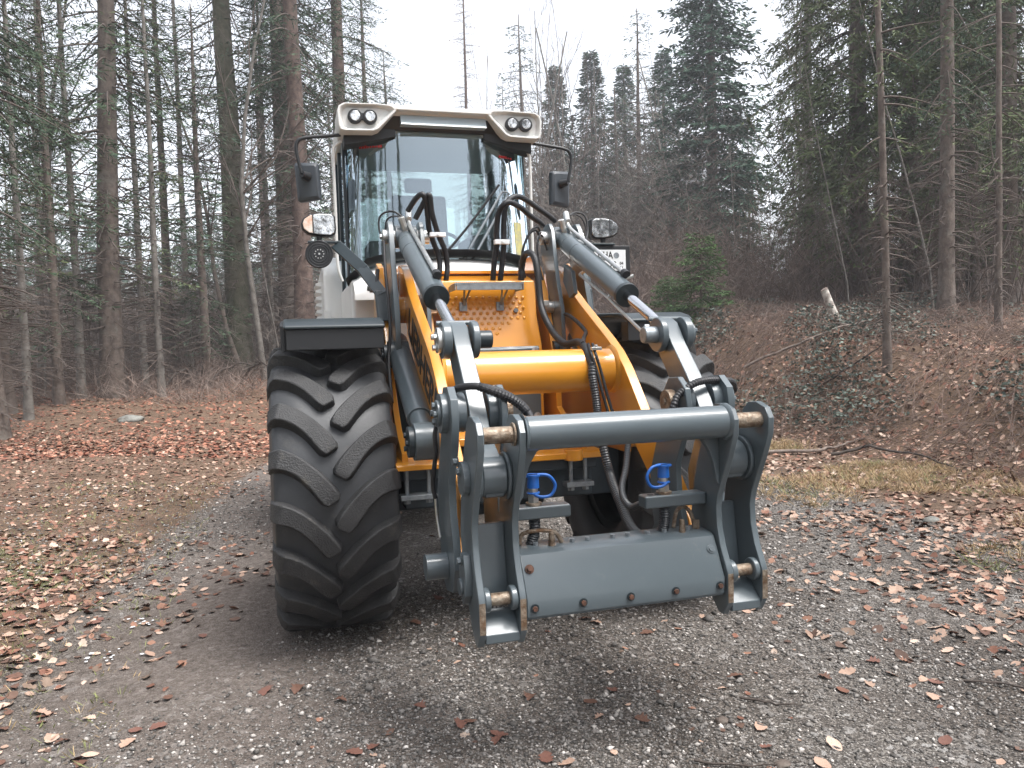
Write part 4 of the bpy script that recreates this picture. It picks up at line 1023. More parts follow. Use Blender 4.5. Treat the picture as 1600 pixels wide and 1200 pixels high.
# top deck and cowl edge
m_ = MB(); m_.prism([(-0.5, 1.95), (-0.12, 1.975), (-0.10, 1.975), (-0.10, 1.955), (-0.5, 1.93)], -0.36, 0.36); m_.build('deck_edge', ORANGE, P, bevel=0.004)
# grey cover panels
m_ = MB(); m_.prism([(0.139, 1.515), (0.153, 1.50), (0.165, 1.08), (0.155, 1.075), (0.147, 1.5)], -0.24, 0.262)
cp = m_.build('cover_panel', GREY, P, bevel=0.003)
for (uu, zz) in ((0.235, 1.485), (0.235, 1.11), (-0.21, 1.485), (-0.21, 1.11)):
    q = MB(); q.hexbolt((uu, 0.155 + (1.5 - zz) * 0.03, zz), (0, 1, 0.03), 0.014, 0.012); q.build('bolt', ZINC, cp)
# folding step
m_ = MB()
m_.box(-0.235, 0.165, 0.06, 0.205, 1.868, 1.873); m_.box(-0.225, 0.155, 0.195, 0.205, 1.835, 1.868); m_.box(-0.235, -0.229, 0.02, 0.205, 1.835, 1.868); m_.box(0.159, 0.165, 0.02, 0.205, 1.835, 1.868)
st = m_.build('step', GALV, P, bevel=0.002)
q = MB()
for k in range(34):
    uu = -0.228 + k * 0.0117
    q.box(uu, uu + 0.005, 0.19, 0.209, 1.868, 1.878)
    for j in range(4): q.box(uu, uu + 0.006, 0.07 + j * 0.03, 0.085 + j * 0.03, 1.873, 1.877)
q.build('grip_teeth', GALV, st)
for uu in (-0.16, 0.06):
    q = MB(); q.tube([(uu - 0.012, 0.17, 1.866), (uu, 0.09, 1.79), (uu, 0.062, 1.755)], 0.006, n=8, steps=1)
    q.tube([(uu + 0.03, 0.17, 1.866), (uu + 0.012, 0.09, 1.79), (uu + 0.008, 0.062, 1.755)], 0.006, n=8, steps=1)
    q.box(uu - 0.022, uu + 0.022, 0.05, 0.064, 1.725, 1.775); q.hexbolt((uu, 0.064, 1.75), (0, 1, 0), 0.008, 0.007)
    q.build('step_bracket', GALV, st)

# ---- lift arms
ARM_TOP = [(-0.06, 1.99), (0.03, 1.955), (0.20, 1.825), (0.34, 1.745), (0.55, 1.635), (0.72, 1.545), (0.83, 1.48), (0.93, 1.40), (1.02, 1.305), (1.12, 1.195), (1.27, 1.065), (1.40, 0.95), (1.50, 0.84), (1.555, 0.78)]
ARM_BOT = [(1.60, 0.70), (1.585, 0.62), (1.50, 0.575), (1.41, 0.60), (1.36, 0.68), (1.30, 0.78), (1.16, 0.93), (0.98, 1.08), (0.76, 1.19), (0.52, 1.33), (0.35, 1.45), (0.14, 1.60), (0.02, 1.70), (-0.12, 1.79), (-0.27, 1.85), (-0.30, 1.93), (-0.24, 1.99), (-0.15, 2.01)]
for s in (-1, 1):
    m_ = MB(); m_.prism(ARM_TOP + ARM_BOT, s * 0.445, s * 0.495)
    m_.boss((0.0, 1.74), 0.075, s * 0.43, s * 0.53)
    m_.boss((1.495, 0.675), 0.10, s * 0.41, s * 0.53)
    arm = m_.build('lift_arm', ORANGE, P, bevel=0.004)
    if s < 0:
        # lettering on the outer face
        a0 = Vector((0.16, 1.665)); a1 = Vector((1.02, 1.185)); dd = (a1 - a0)
        ang = math.atan2(dd.y, dd.x)
        # local frame: text x -> +v down the arm ; text y -> up ; normal -> -u
        X = Vector((0, -math.cos(ang), math.sin(ang))); Z = Vector((-1, 0, 0)); Y = Z.cross(X)
        c = Vector((-0.4965, -(0.60), 1.435))
        mw = Matrix(((X.x, Y.x, Z.x, c.x), (X.y, Y.y, Z.y, c.y), (X.z, Y.z, Z.z, c.z), (0, 0, 0, 1)))
        text_obj('lettering', 'LIEBHERR', 0.222, INK, arm, mw, 0.0012, xs=1.0, space=1.02)
m_ = MB(); m_.cyl((-0.445, 0.775, 1.385), (0.445, 0.775, 1.385), 0.108, n=48)
for s in (-1, 1): m_.cyl((s * 0.445, 0.775, 1.385), (s * 0.425, 0.775, 1.385), 0.124, 0.110, n=48)
m_.build('cross_tube', ORANGE, P, ang=60)

# ---- linkage
def lever_profile(pts, w0):
    return pts
for s in (-1, 1):
    # rear bell-crank straps, one each side of the tilt cylinder
    strap = [(-0.03, 2.235), (0.04, 2.235), (0.085, 2.19), (0.12, 2.03), (0.17, 1.86), (0.225, 1.72), (0.24, 1.50), (0.20, 1.425), (0.12, 1.41), (0.05, 1.45), (0.04, 1.55), (0.03, 1.75), (-0.04, 1.93), (-0.12, 2.10), (-0.10, 2.20)]
    for (a, b) in ((0.375, 0.40), (0.545, 0.575)):
        m_ = MB(); m_.prism(strap, s * a, s * b); m_.build('link_strap', GREY if a < 0.5 else GREY, P, bevel=0.004)
    m_ = MB(); m_.boss((0.0, 2.155), 0.040, s * 0.335, s * 0.60); m_.hexbolt((s * 0.335, 0.0, 2.155), (-s, 0, 0), 0.016, 0.012); m_.hexbolt((s * 0.60, 0.0, 2.155), (s, 0, 0), 0.016, 0.012)
    m_.build('pivot_pin', ZINC, P, bevel=0.004)
    m_ = MB(); m_.boss((0.145, 1.49), 0.075, s * 0.50, s * 0.61); m_.boss((0.145, 1.49), 0.055, s * 0.61, s * 0.635); m_.boss((0.145, 1.49), 0.05, s * 0.345, s * 0.44)
    for a in range(3): m_.hexbolt((s * 0.635, 0.145 + 0.03 * math.cos(a * 2.1), 1.49 + 0.03 * math.sin(a * 2.1)), (s, 0, 0), 0.012, 0.01)
    m_.build('pivot_pin', GREYD, P, bevel=0.005)
    m_ = MB(); m_.boss((0.08, 1.74), 0.034, s * 0.32, s * 0.38); m_.hexbolt((s * 0.32, 0.08, 1.74), (-s, 0, 0), 0.018, 0.02); m_.box(min(s * 0.30, s * 0.34), max(s * 0.30, s * 0.34), 0.05, 0.13, 1.745, 1.775)
    m_.build('grease_block', ZINC, P, bevel=0.003)
    # tilt cylinder
    A = Vector((s * 0.472, 0.0, 2.155)); B = Vector((s * 0.472, 1.385, 1.548)); dv = (B - A).normalized()
    m_ = MB(); m_.cyl(A, A + dv * 0.10, 0.040, n=28); m_.cyl(A + dv * 0.05, A + dv * 0.16, 0.048, 0.057, n=32); m_.cyl(A + dv * 0.16, A + dv * 0.99, 0.057, n=36); m_.cyl(A + dv * 0.30, A + dv * 0.315, 0.059, n=36)
    m_.cyl(A + Vector((s * -0.06, 0, 0)), A + Vector((s * 0.06, 0, 0)), 0.066, n=28)
    tc = m_.build('tilt_cylinder', GREY, P, ang=50, bevel=0.003)
    m_ = MB(); m_.cyl(A + dv * 0.99, A + dv * 1.02, 0.061, n=36); m_.build('gland', GREYD, tc, ang=50, bevel=0.003)
    m_ = MB(); m_.cyl(A + dv * 1.0, B, 0.025, n=28); m_.build('rod', CHROME, tc, ang=50)
    # rigid oil pipe on the barrel
    up = Vector((0, 0, 1)) - dv * dv.z; up.normalize()
    o1 = up * 0.071 + Vector((0.02 if s < 0 else 0.03, 0, 0))
    m_ = MB(); m_.tube([A + o1 + dv * -0.02 + up * 0.03, A + o1 + dv * 0.06, A + o1 + dv * 0.5, A + o1 + dv * 0.9], 0.0115, n=10, steps=3)
    m_.build('oil_pipe', ZINC, tc)
    m_ = MB(); q0 = A + o1 + dv * 0.89
    m_.cyl(q0 - dv * 0.018, q0 + dv * 0.022, 0.021, n=12); m_.cyl(q0 - up * 0.055, q0, 0.017, n=12); m_.build('pipe_fitting', BLACK, tc, bevel=0.002)
    m_ = MB(); q1 = A + o1 + dv * -0.02 + up * 0.03
    m_.cyl(q1, q1 + Vector((0.01, -0.05, 0.055)), 0.019, n=8); m_.cyl(q1 - dv * 0.015, q1 + dv * 0.02, 0.018, n=8)
    m_.cyl(A + dv * 0.04 + up * 0.03, A + dv * 0.03 + up * 0.12 - Vector((0.03, 0, 0)), 0.02, n=8)
    m_.build('elbow_fitting', ZINC, tc, bevel=0.002)
    # tilt lever: thick straight bar
    LV = [(1.29, 1.60), (1.33, 1.625), (1.39, 1.60), (1.46, 1.51), (1.58, 1.385), (1.66, 1.29), (1.70, 1.23), (1.78, 1.165), (1.86, 1.13), (1.905, 1.07), (1.88, 1.0), (1.81, 0.985), (1.745, 1.03), (1.70, 1.10), (1.60, 1.19), (1.48, 1.31), (1.36, 1.44), (1.28, 1.53)]
    m_ = MB(); m_.prism(LV, s * 0.432, s * 0.500); m_.boss((1.835, 1.065), 0.072, s * 0.425, s * 0.510); m_.build('tilt_lever', GREY, P, bevel=0.005)
    for (a, b) in ((0.395, 0.425), (0.508, 0.545)):                     # fork eyes of the cylinder rod
        ey = [(1.385 + 0.075 * math.cos(R(t)), 1.548 + 0.075 * math.sin(R(t))) for t in range(-120, 200, 16)] + [(1.27, 1.60), (1.25, 1.55)]
        m_ = MB(); m_.prism(ey, s * a, s * b); m_.build('fork_eye', GREY, tc, bevel=0.006)
    m_ = MB(); m_.cyl((s * 0.39, 1.33, 1.618), (s * 0.55, 1.33, 1.618), 0.010, n=10); m_.build('fork_bridge', GREY, tc)
    m_ = MB(); m_.boss((1.385, 1.548), 0.036, s * 0.335, s * 0.40); m_.build('pivot_pin', GALV if s > 0 else GREYD, P, bevel=0.006)
    m_ = MB(); m_.boss((1.385, 1.548), 0.052, s * 0.545, s * 0.562, n=32)
    for a in range(3): m_.hexbolt((s * 0.562, 1.385 + 0.028 * math.cos(a * 2.1 + .5), 1.548 + 0.028 * math.sin(a * 2.1 + .5)), (s, 0, 0), 0.013, 0.014)
    m_.build('pin_cap', ZINC if s < 0 else GREY, P, bevel=0.003)
    # lower guide plates carrying the tilt lever
    GP = [(1.56, 1.37), (1.64, 1.375), (1.70, 1.33), (1.715, 1.26), (1.69, 1.16), (1.61, 1.02), (1.62, 0.90), (1.66, 0.80), (1.68, 0.70), (1.62, 0.60), (1.50, 0.575), (1.42, 0.62), (1.40, 0.72), (1.38, 0.82), (1.37, 0.95), (1.44, 1.10), (1.50, 1.20), (1.49, 1.29)]
    m_ = MB(); m_.prism(GP, s * 0.547, s * 0.575); m_.boss((1.60, 1.275), 0.075, s * 0.508, s * 0.60); m_.boss((1.60, 1.275), 0.05, s * 0.60, s * 0.612)
    m_.boss((1.525, 0.68), 0.05, s * 0.575, s * 0.66)
    for a in range(4): m_.hexbolt((s * 0.612, 1.60 + 0.03 * math.cos(a * 1.57), 1.275 + 0.03 * math.sin(a * 1.57)), (s, 0, 0), 0.013, 0.012)
    m_.build('guide_plate', GREY, P, bevel=0.005)
    m_ = MB(); m_.prism(GP, s * 0.362, s * 0.388); m_.boss((1.60, 1.275), 0.075, s * 0.362, s * 0.425); m_.build('guide_plate', GREY, P, bevel=0.005)
    m_ = MB(); m_.boss((1.60, 1.275), 0.048, s * 0.325, s * 0.362); m_.hexbolt((s * 0.325, 1.60, 1.275), (-s, 0, 0), 0.014, 0.006, False); m_.build('pivot_pin', WORN, P, bevel=0.004)
    m_ = MB(); m_.boss((1.495, 0.675), 0.088, s * 0.345, s * 0.362); m_.boss((1.495, 0.675), 0.06, s * 0.33, s * 0.57); m_.build('pivot_pin', GREY, P, bevel=0.004)
    # lift cylinder under the arm
    A = Vector((s * 0.545, 0.02, 1.56)); B = Vector((s * 0.545, 0.90, 1.12)); dv = (B - A).normalized()
    m_ = MB(); m_.cyl(A, A + dv * 0.84, 0.062, n=32); m_.cyl((s * 0.50, 0.98, 1.10), (s * 0.61, 0.98, 1.10), 0.085, n=28); m_.cyl(A + dv * 0.8, (s * 0.545, 0.98, 1.10), 0.05, n=20)
    lc = m_.build('lift_cylinder', GREY, P, ang=50, bevel=0.004)
    m_ = MB(); m_.boss((0.98, 1.10), 0.07, s * 0.61, s * 0.635)
    for a in range(3): m_.hexbolt((s * 0.635, 0.98 + 0.035 * math.cos(a * 2.1), 1.10 + 0.035 * math.sin(a * 2.1)), (s, 0, 0), 0.013, 0.012)
    m_.build('pin_cap', GREYD, lc, bevel=0.004)
    m_ = MB(); m_.boss((0.98, 1.10), 0.09, s * 0.44, s * 0.505); m_.build('boss', ORANGE, P, bevel=0.006)
# red / white warning sticker on the left arm, blue tag
m_ = MB(); m_.prism([(1.045, 1.075), (1.11, 0.975), (1.03, 0.965)], -0.4972, -0.4955); m_.build('warning_sticker', RED, P)
m_ = MB(); m_.prism([(1.03, 0.960), (1.11, 0.970), (1.17, 0.90), (1.12, 0.84)], -0.4972, -0.4955); m_.build('warning_sticker', PLATEW, P)

# ---- quick coupler
FRONT = [(1.93, 1.287), (1.985, 1.270), (2.010, 1.232), (2.006, 1.175), (1.968, 1.088), (1.922, 1.00), (1.893, 0.94), (1.882, 0.895), (1.887, 0.82), (1.910, 0.75), (1.942, 0.692), (1.956, 0.664), (1.955, 0.55), (1.918, 0.497)]
BACK = [(1.885, 0.500), (1.84, 0.54), (1.78, 0.62), (1.72, 0.72), (1.69, 0.84), (1.72, 0.98), (1.755, 1.08), (1.80, 1.17), (1.845, 1.255), (1.88, 1.283)]
CP = FRONT + BACK
for s in (-1, 1):
    for uc in (0.54, 0.397):
        m_ = MB(); m_.prism(CP, s * uc - 0.0125, s * uc + 0.0125)
        o = m_.build('coupler_plate', GREY, P, bevel=0.004)
    # bright worn tips, pins, bushings
    for uc in (0.54, 0.397):
        q = MB(); q.prism([(1.9562, 0.66), (1.9575, 0.66), (1.9568, 0.552), (1.9555, 0.552)], s * uc - 0.0105, s * uc + 0.0105); q.build('worn_edge', WORN, o)
    m_ = MB(); m_.boss((1.952, 1.222), 0.0285, s * 0.41, s * 0.53); m_.build('coupler_pin', WORN, P, ang=60)
    m_ = MB(); m_.boss((1.952, 1.222), 0.040, s * 0.41, s * 0.420); m_.build('weld_collar', WORN, P, bevel=0.004)
    m_ = MB(); m_.boss((1.91, 0.655), 0.022, s * 0.41, s * 0.53); m_.build('coupler_pin', WORN, P)
    for (a, b) in ((0.41, 0.435), (0.505, 0.528)): m_ = MB(); m_.boss((1.91, 0.655), 0.042, s * a, s * b); m_.build('bushing', GREY, P, bevel=0.006)
    m_ = MB(); m_.prism([(1.85, 0.60), (1.865, 0.61), (1.945, 0.545), (1.945, 0.515), (1.93, 0.508), (1.91, 0.52)], s * 0.409, s * 0.528); m_.build('toe_plate', GREY if s > 0 else GREY, P, bevel=0.003)
    m_ = MB(); m_.prism([(1.745, 0.885), (1.77, 0.885), (1.81, 0.60), (1.785, 0.59)], s * 0.4095, s * 0.5275); m_.build('back_plate', GREY, P, bevel=0.003)
    m_ = MB(); m_.boss((1.835, 1.065), 0.050, s * 0.41, s * 0.5275); m_.boss((1.835, 1.065), 0.085, s * 0.41, s * 0.424); m_.boss((1.835, 1.065), 0.085, s * 0.512, s * 0.5275); m_.build('bushing', GREY, P, bevel=0.005)
    m_ = MB(); m_.boss((1.835, 1.065), 0.06, s * 0.5525, s * 0.575)
    m_.hexbolt((s * 0.575, 1.80, 1.12), (s, 0, 0), 0.013, 0.016); m_.hexbolt((s * 0.575, 1.83, 1.09), (s, 0, 0), 0.013, 0.010)
    m_.build('pin_cap', GREY, P, bevel=0.004)
    m_ = MB(); m_.prism([(1.80, 0.80), (1.85, 0.80), (1.87, 0.74), (1.86, 0.66), (1.82, 0.62), (1.78, 0.66), (1.77, 0.74)], s * 0.5525, s * 0.578); m_.hexbolt((s * 0.578, 1.82, 0.775), (s, 0, 0), 0.013, 0.014); m_.boss((1.81, 0.68), 0.03, s * 0.578, s * 0.588)
    m_.build('latch_housing', GREY, P, bevel=0.006)
    # gusset under the tube
    m_ = MB(); m_.prism_v([(s * 0.385, 1.17), (s * 0.29, 1.17), (s * 0.32, 1.15), (s * 0.345, 1.11), (s * 0.362, 1.06), (s * 0.372, 1.0), (s * 0.385, 0.98)], 1.885, 1.91); m_.build('gusset', GREY, P, bevel=0.003)
m_ = MB(); m_.cyl((-0.384, 1.952, 1.222), (0.384, 1.952, 1.222), 0.0585, n=48); m_.build('coupler_tube', GREY, P, ang=60)
for s in (-1, 1):
    m_ = MB(); m_.cyl((s * 0.384, 1.952, 1.222), (s * 0.372, 1.952, 1.222), 0.067, 0.060, n=48); m_.build('weld_bead', GREY, P, ang=60)
# folded front panel
m_ = MB(); m_.prism([(1.74, 0.80), (1.85, 0.795), (1.872, 0.785), (1.945, 0.645), (1.940, 0.585), (1.928, 0.585), (1.932, 0.643), (1.862, 0.775), (1.74, 0.785)], -0.380, 0.380)
fp = m_.build('front_panel', GREY, P, bevel=0.003)
m_ = MB(); m_.box(-0.382, 0.382, 1.78, 1.93, 0.575, 0.59); m_.build('panel_foot', GREY, fp, bevel=0.003)
for uu in (-0.353, -0.176, 0.004, 0.18, 0.359):
    q = MB(); q.cyl((uu, 1.942, 0.618), (uu, 1.946, 0.618), 0.0155, n=20); q.build('washer', GREYD, fp)
    q = MB(); q.hexbolt((uu, 1.946, 0.618), (0, 1, 0), 0.0095, 0.009, False); q.build('bolt', RUST, fp, bevel=0.001)
q = MB(); q.hexbolt((-0.355, 1.898, 0.742), (0, 0.9, 0.45), 0.011, 0.008); q.build('bolt', RUST, fp, bevel=0.001)
q = MB(); q.hexbolt((0.352, 1.896, 0.742), (0, 0.9, 0.45), 0.011, 0.004); q.build('bolt', GREY, fp, bevel=0.001)
for uu in (-0.30, -0.16, -0.10, 0.0, 0.06, 0.14, 0.21, 0.31):
    q = MB(); q.hexbolt((uu, 1.80, 0.792), (0, 0, 1), 0.010, 0.014); q.build('bolt', GALV, fp)
for uu in (-0.245, 0.275):
    q = MB(); q.cyl((uu, 1.82, 0.79), (uu, 1.82, 0.845), 0.013, 0.010, n=12); q.build('lug', WORN, fp, bevel=0.004)
# coupling shelves
for s in (-1, 1):
    a, b = (-0.384, -0.165) if s < 0 else (0.130, 0.384)
    m_ = MB(); m_.box(a, b, 1.745, 1.75 + 0.065, 0.893, 0.940); sh = m_.build('coupling_shelf', GREY, P, bevel=0.008)
    if s > 0:
        for uu in (0.165, 0.195):
            q = MB(); q.cyl((uu, 1.78, 0.939), (uu, 1.78, 0.942), 0.012, n=14); q.build('bore', BLACK, sh)
    uc = -0.297 if s < 0 else 0.222
    q = MB(); q.cyl((uc, 1.78, 0.938), (uc, 1.78, 0.950), 0.030, n=18); q.build('washer', WORN, sh, bevel=0.002)
    q = MB(); q.cyl((uc, 1.78, 0.95), (uc, 1.78, 0.975), 0.021, n=6); q.cyl((uc, 1.78, 0.975), (uc, 1.78, 1.005), 0.0175, n=18); q.build('quick_coupling', ZINC, sh, bevel=0.001)
    q = MB(); q.cyl((uc, 1.78, 1.003), (uc, 1.78, 1.045), 0.0225, 0.021, n=24); q.cyl((uc - 0.0, 1.78, 1.045), (uc, 1.78, 1.052), 0.026, n=24)
    sg = 1 if s < 0 else -1
    q.box(uc - 0.03, uc + 0.03, 1.77, 1.79, 1.044, 1.052)
    q.tube([(uc + sg * 0.015, 1.785, 1.050), (uc + sg * 0.055, 1.795, 1.045), (uc + sg * 0.078, 1.80, 1.01), (uc + sg * 0.060, 1.80, 0.975), (uc + sg * 0.02, 1.802, 0.972), (uc - sg * 0.005, 1.80, 0.985)], 0.006, n=8)
    q.tube([(uc + 0.021 * math.cos(k), 1.78 + 0.021 * math.sin(k), 0.985) for k in np.linspace(0, 6.28, 12)], 0.004, n=6, steps=1)
    q.build('protective_cap', BLUE, sh, ang=50)
    q = MB(); q.tube([(uc, 1.78, 0.893), (uc + 0.002, 1.78, 0.85), (uc - 0.01 if s < 0 else uc - 0.005, 1.775, 0.80), (uc - 0.02 if s < 0 else uc - 0.035, 1.76, 0.74)], 0.0205, n=16, rib=0.08, ribp=0.008)
    q.build('ribbed_hose', CONDUIT, sh, ang=20)
q = MB(); q.tube([(0.27, 1.76, 0.80), (0.29, 1.75, 0.86), (0.32, 1.75, 0.875), (0.345, 1.76, 0.85), (0.35, 1.78, 0.80)], 0.008, n=10); q.cyl((0.35, 1.79, 0.79), (0.35, 1.79, 0.83), 0.014, n=6); q.build('oil_pipe', WORN, P)
q = MB(); q.tube([(-0.355, 1.78, 0.80), (-0.345, 1.78, 0.835), (-0.30, 1.80, 0.85), (-0.23, 1.80, 0.84), (-0.20, 1.80, 0.80)], 0.008, n=10); q.build('oil_pipe', WORN, P)

# ---- hoses
def hose(pts, r, m=HOSE, name='hydraulic_hose', **k):
    q = MB(); q.tube(pts, r, n=12, **k); return q.build(name, m, P, ang=20 if k.get('rib') else 60)
h1a = [(-0.459, 0.05, 2.291), (-0.417, 0.10, 2.354), (-0.386, 0.15, 2.366), (-0.364, 0.12, 2.316), (-0.350, 0.08, 2.234), (-0.339, 0.05, 2.182), (-0.314, 0.02, 2.125), (-0.287, 0, 2.062), (-0.277, 0, 2.003), (-0.283, 0, 1.937), (-0.289, -0.02, 1.88)]
h1b = [(-0.422, 0.08, 2.244), (-0.378, 0.12, 2.326), (-0.350, 0.15, 2.364), (-0.334, 0.12, 2.274), (-0.301, 0.08, 2.178), (-0.277, 0.05, 2.132), (-0.247, 0.02, 2.074), (-0.233, 0, 1.988), (-0.238, 0, 1.937), (-0.247, -0.02, 1.88)]
hose(h1a, 0.0155); hose(h1b, 0.0155)
h2a = [(0.345, 0.02, 2.225), (0.318, 0.05, 2.242), (0.251, 0.08, 2.273), (0.182, 0.12, 2.312), (0.109, 0.15, 2.335), (0.074, 0.15, 2.319), (0.051, 0.12, 2.277), (0.047, 0.08, 2.185), (0.053, 0.05, 2.116), (0.041, 0.02, 1.997), (0.039, -0.02, 1.88)]
h2b = [(0.44, -0.02, 2.26), (0.392, 0, 2.289), (0.318, 0.02, 2.329), (0.231, 0.05, 2.374), (0.172, 0.08, 2.382), (0.124, 0.10, 2.359), (0.095, 0.10, 2.303), (0.089, 0.08, 2.186), (0.094, 0.05, 2.09), (0.082, 0.02, 1.945), (0.082, -0.02, 1.88)]
hose(h2a, 0.0165); hose(h2b, 0.0165)
q = MB(); q.box(-0.345, -0.255, 0.065, 0.10, 2.145, 2.168); q.hexbolt((-0.30, 0.10, 2.156), (0, 1, 0), 0.006, 0.004); q.build('hose_clamp', PLATEW, P, bevel=0.003)
q = MB(); q.box(0.028, 0.115, 0.075, 0.11, 2.105, 2.13); q.hexbolt((0.072, 0.11, 2.118), (0, 1, 0), 0.006, 0.004); q.build('hose_clamp', PLATEW, P, bevel=0.003)
h3 = [(0.212, -0.02, 1.88), (0.212, 0, 1.93), (0.215, 0.0, 1.98), (0.218, 0.05, 2.043), (0.234, 0.10, 2.055), (0.249, 0.15, 2.02), (0.256, 0.18, 1.929), (0.26, 0.2, 1.774), (0.261, 0.25, 1.695), (0.277, 0.30, 1.624), (0.282, 0.38, 1.572), (0.297, 0.5, 1.521), (0.326, 0.62, 1.528), (0.308, 0.74, 1.512), (0.293, 0.84, 1.47), (0.293, 0.90, 1.41)]
hose(h3, 0.0195)
hose([(0.293, 0.90, 1.41), (0.287, 0.91, 1.36), (0.297, 0.92, 1.266), (0.297, 0.94, 1.186), (0.276, 1.0, 1.11), (0.279, 1.05, 1.024), (0.285, 1.1, 0.915), (0.26, 1.2, 0.876), (0.244, 1.3, 0.828), (0.223, 1.45, 0.754), (0.203, 1.6, 0.736), (0.202, 1.7, 0.736)], 0.0205, CONDUIT, 'ribbed_hose', rib=0.07, ribp=0.012)
hose([(0.38, 1.15, 1.15), (0.34, 1.2, 1.066), (0.281, 1.3, 0.968), (0.217, 1.4, 0.904), (0.181, 1.5, 0.87), (0.181, 1.57, 0.851), (0.183, 1.65, 0.877), (0.190, 1.74, 0.90)], 0.014, CONDUIT, 'ribbed_hose', rib=0.07, ribp=0.010)
hose([(-0.59, 1.55, 1.285), (-0.567, 1.58, 1.33), (-0.545, 1.62, 1.36), (-0.52, 1.65, 1.372), (-0.474, 1.69, 1.375), (-0.413, 1.70, 1.362), (-0.357, 1.70, 1.337), (-0.317, 1.70, 1.309), (-0.295, 1.72, 1.283), (-0.290, 1.78, 1.24)], 0.0135)
hose([(-0.47, 1.70, 1.375), (-0.413, 1.715, 1.352), (-0.357, 1.715, 1.327), (-0.317, 1.715, 1.299), (-0.295, 1.735, 1.273)], 0.016, HOSE, 'ribbed_hose', rib=0.08, ribp=0.012)
hose([(-0.585, 1.54, 1.30), (-0.585, 1.50, 1.25), (-0.60, 1.50, 1.192), (-0.60, 1.50, 1.146), (-0.60, 1.50, 1.114), (-0.604, 1.48, 1.057), (-0.608, 1.46, 0.983), (-0.60, 1.46, 0.93)], 0.009)
hose([(-0.60, 1.46, 0.93), (-0.597, 1.46, 0.86), (-0.59, 1.48, 0.78)], 0.005, ZINC, 'oil_pipe')
hose([(0.30, 1.68, 1.22), (0.318, 1.69, 1.265), (0.343, 1.68, 1.304), (0.405, 1.68, 1.343), (0.459, 1.67, 1.356), (0.535, 1.64, 1.355), (0.622, 1.60, 1.345), (0.688, 1.52, 1.324), (0.715, 1.47, 1.296), (0.70, 1.42, 1.268), (0.665, 1.42, 1.24)], 0.0145, HOSE, 'ribbed_hose', rib=0.08, ribp=0.012)
hose([(0.40, 0.06, 1.66), (0.40, 0.113, 1.683), (0.40, 0.244, 1.688), (0.405, 0.366, 1.654), (0.41, 0.47, 1.608), (0.405, 0.534, 1.579), (0.36, 0.62, 1.55), (0.30, 0.76, 1.52)], 0.011)
for du in (0, 0.022):
    hose([(0.264 + du + 0.05, 0.80, 1.515), (0.29 + du, 0.895, 1.47), (0.31 + du, 0.91, 1.386), (0.327 + du, 0.93, 1.289), (0.352 + du, 0.95, 1.17)], 0.0075)
q = MB(); q.box(0.292, 0.345, 0.88, 0.90, 1.485, 1.50); q.hexbolt((0.318, 0.89, 1.50), (0, 0.3, 1), 0.009, 0.008); q.build('hose_clamp', ZINC, P, bevel=0.002)
for pts, r in (([(0.36, -0.05, 2.16), (0.33, -0.02, 2.22), (0.27, 0.02, 2.19), (0.22, 0.03, 2.09), (0.215, 0.0, 1.95)], 0.007),
               ([(0.35, -0.03, 2.14), (0.31, 0.0, 2.20), (0.25, 0.03, 2.16), (0.21, 0.03, 2.05), (0.235, 0.0, 1.92)], 0.007),
               ([(0.37, 0.02, 2.08), (0.33, 0.04, 2.17), (0.30, 0.05, 2.10), (0.31, 0.05, 1.98), (0.33, 0.05, 1.90)], 0.006),
               ([(0.50, -0.1, 2.27), (0.60, -0.12, 2.33), (0.67, -0.12, 2.31), (0.68, -0.1, 2.22), (0.64, -0.05, 2.13)], 0.006),
               ([(0.49, -0.08, 2.26), (0.58, -0.10, 2.315), (0.65, -0.11, 2.29), (0.67, -0.1, 2.20), (0.62, 0.0, 2.12)], 0.005),
               ([(-0.46, 0.02, 2.24), (-0.53, -0.02, 2.30), (-0.60, -0.05, 2.28), (-0.61, -0.05, 2.20), (-0.58, -0.03, 2.12)], 0.006),
               ([(-0.45, 0.03, 2.22), (-0.51, 0.0, 2.27), (-0.57, -0.02, 2.25), (-0.58, -0.03, 2.15)], 0.005),
               ([(-0.60, 0.06, 2.12), (-0.605, 0.12, 1.96), (-0.60, 0.16, 1.80), (-0.60, 0.20, 1.62), (-0.62, 0.25, 1.45), (-0.64, 0.5, 1.25)], 0.009),
               ([(-0.62, -0.1, 1.98), (-0.64, -0.05, 1.85), (-0.63, 0.0, 1.72), (-0.64, 0.10, 1.58), (-0.63, 0.2, 1.4)], 0.010)):
    hose(pts, r)
# thin steel brake line on the right cylinder
q = MB()
pts_ = [Vector((0.43, 0.396, 1.900)), Vector((0.43, 0.788, 1.745)), Vector((0.43, 0.86, 1.711)), Vector((0.42, 1.178, 1.575)), Vector((0.37, 1.33, 1.55))]
q.tube(pts_, 0.008, n=8, steps=2); q.tube([(0.43, 0.40, 1.90), (0.50, 0.52, 1.97), (0.54, 0.54, 1.97)], 0.009, n=8, steps=1); q.tube([(0.43, 0.79, 1.745), (0.48, 0.84, 1.83), (0.54, 0.86, 1.85)], 0.009, n=8, steps=1)
q.build('sensor_linkage', ZINC, P)
q = MB(); q.prism([(0.18, 1.98), (0.30, 1.93), (0.34, 1.80), (0.26, 1.78), (0.16, 1.88)], 0.415, 0.44); q.build('sensor_bracket', GREY, P, bevel=0.004)

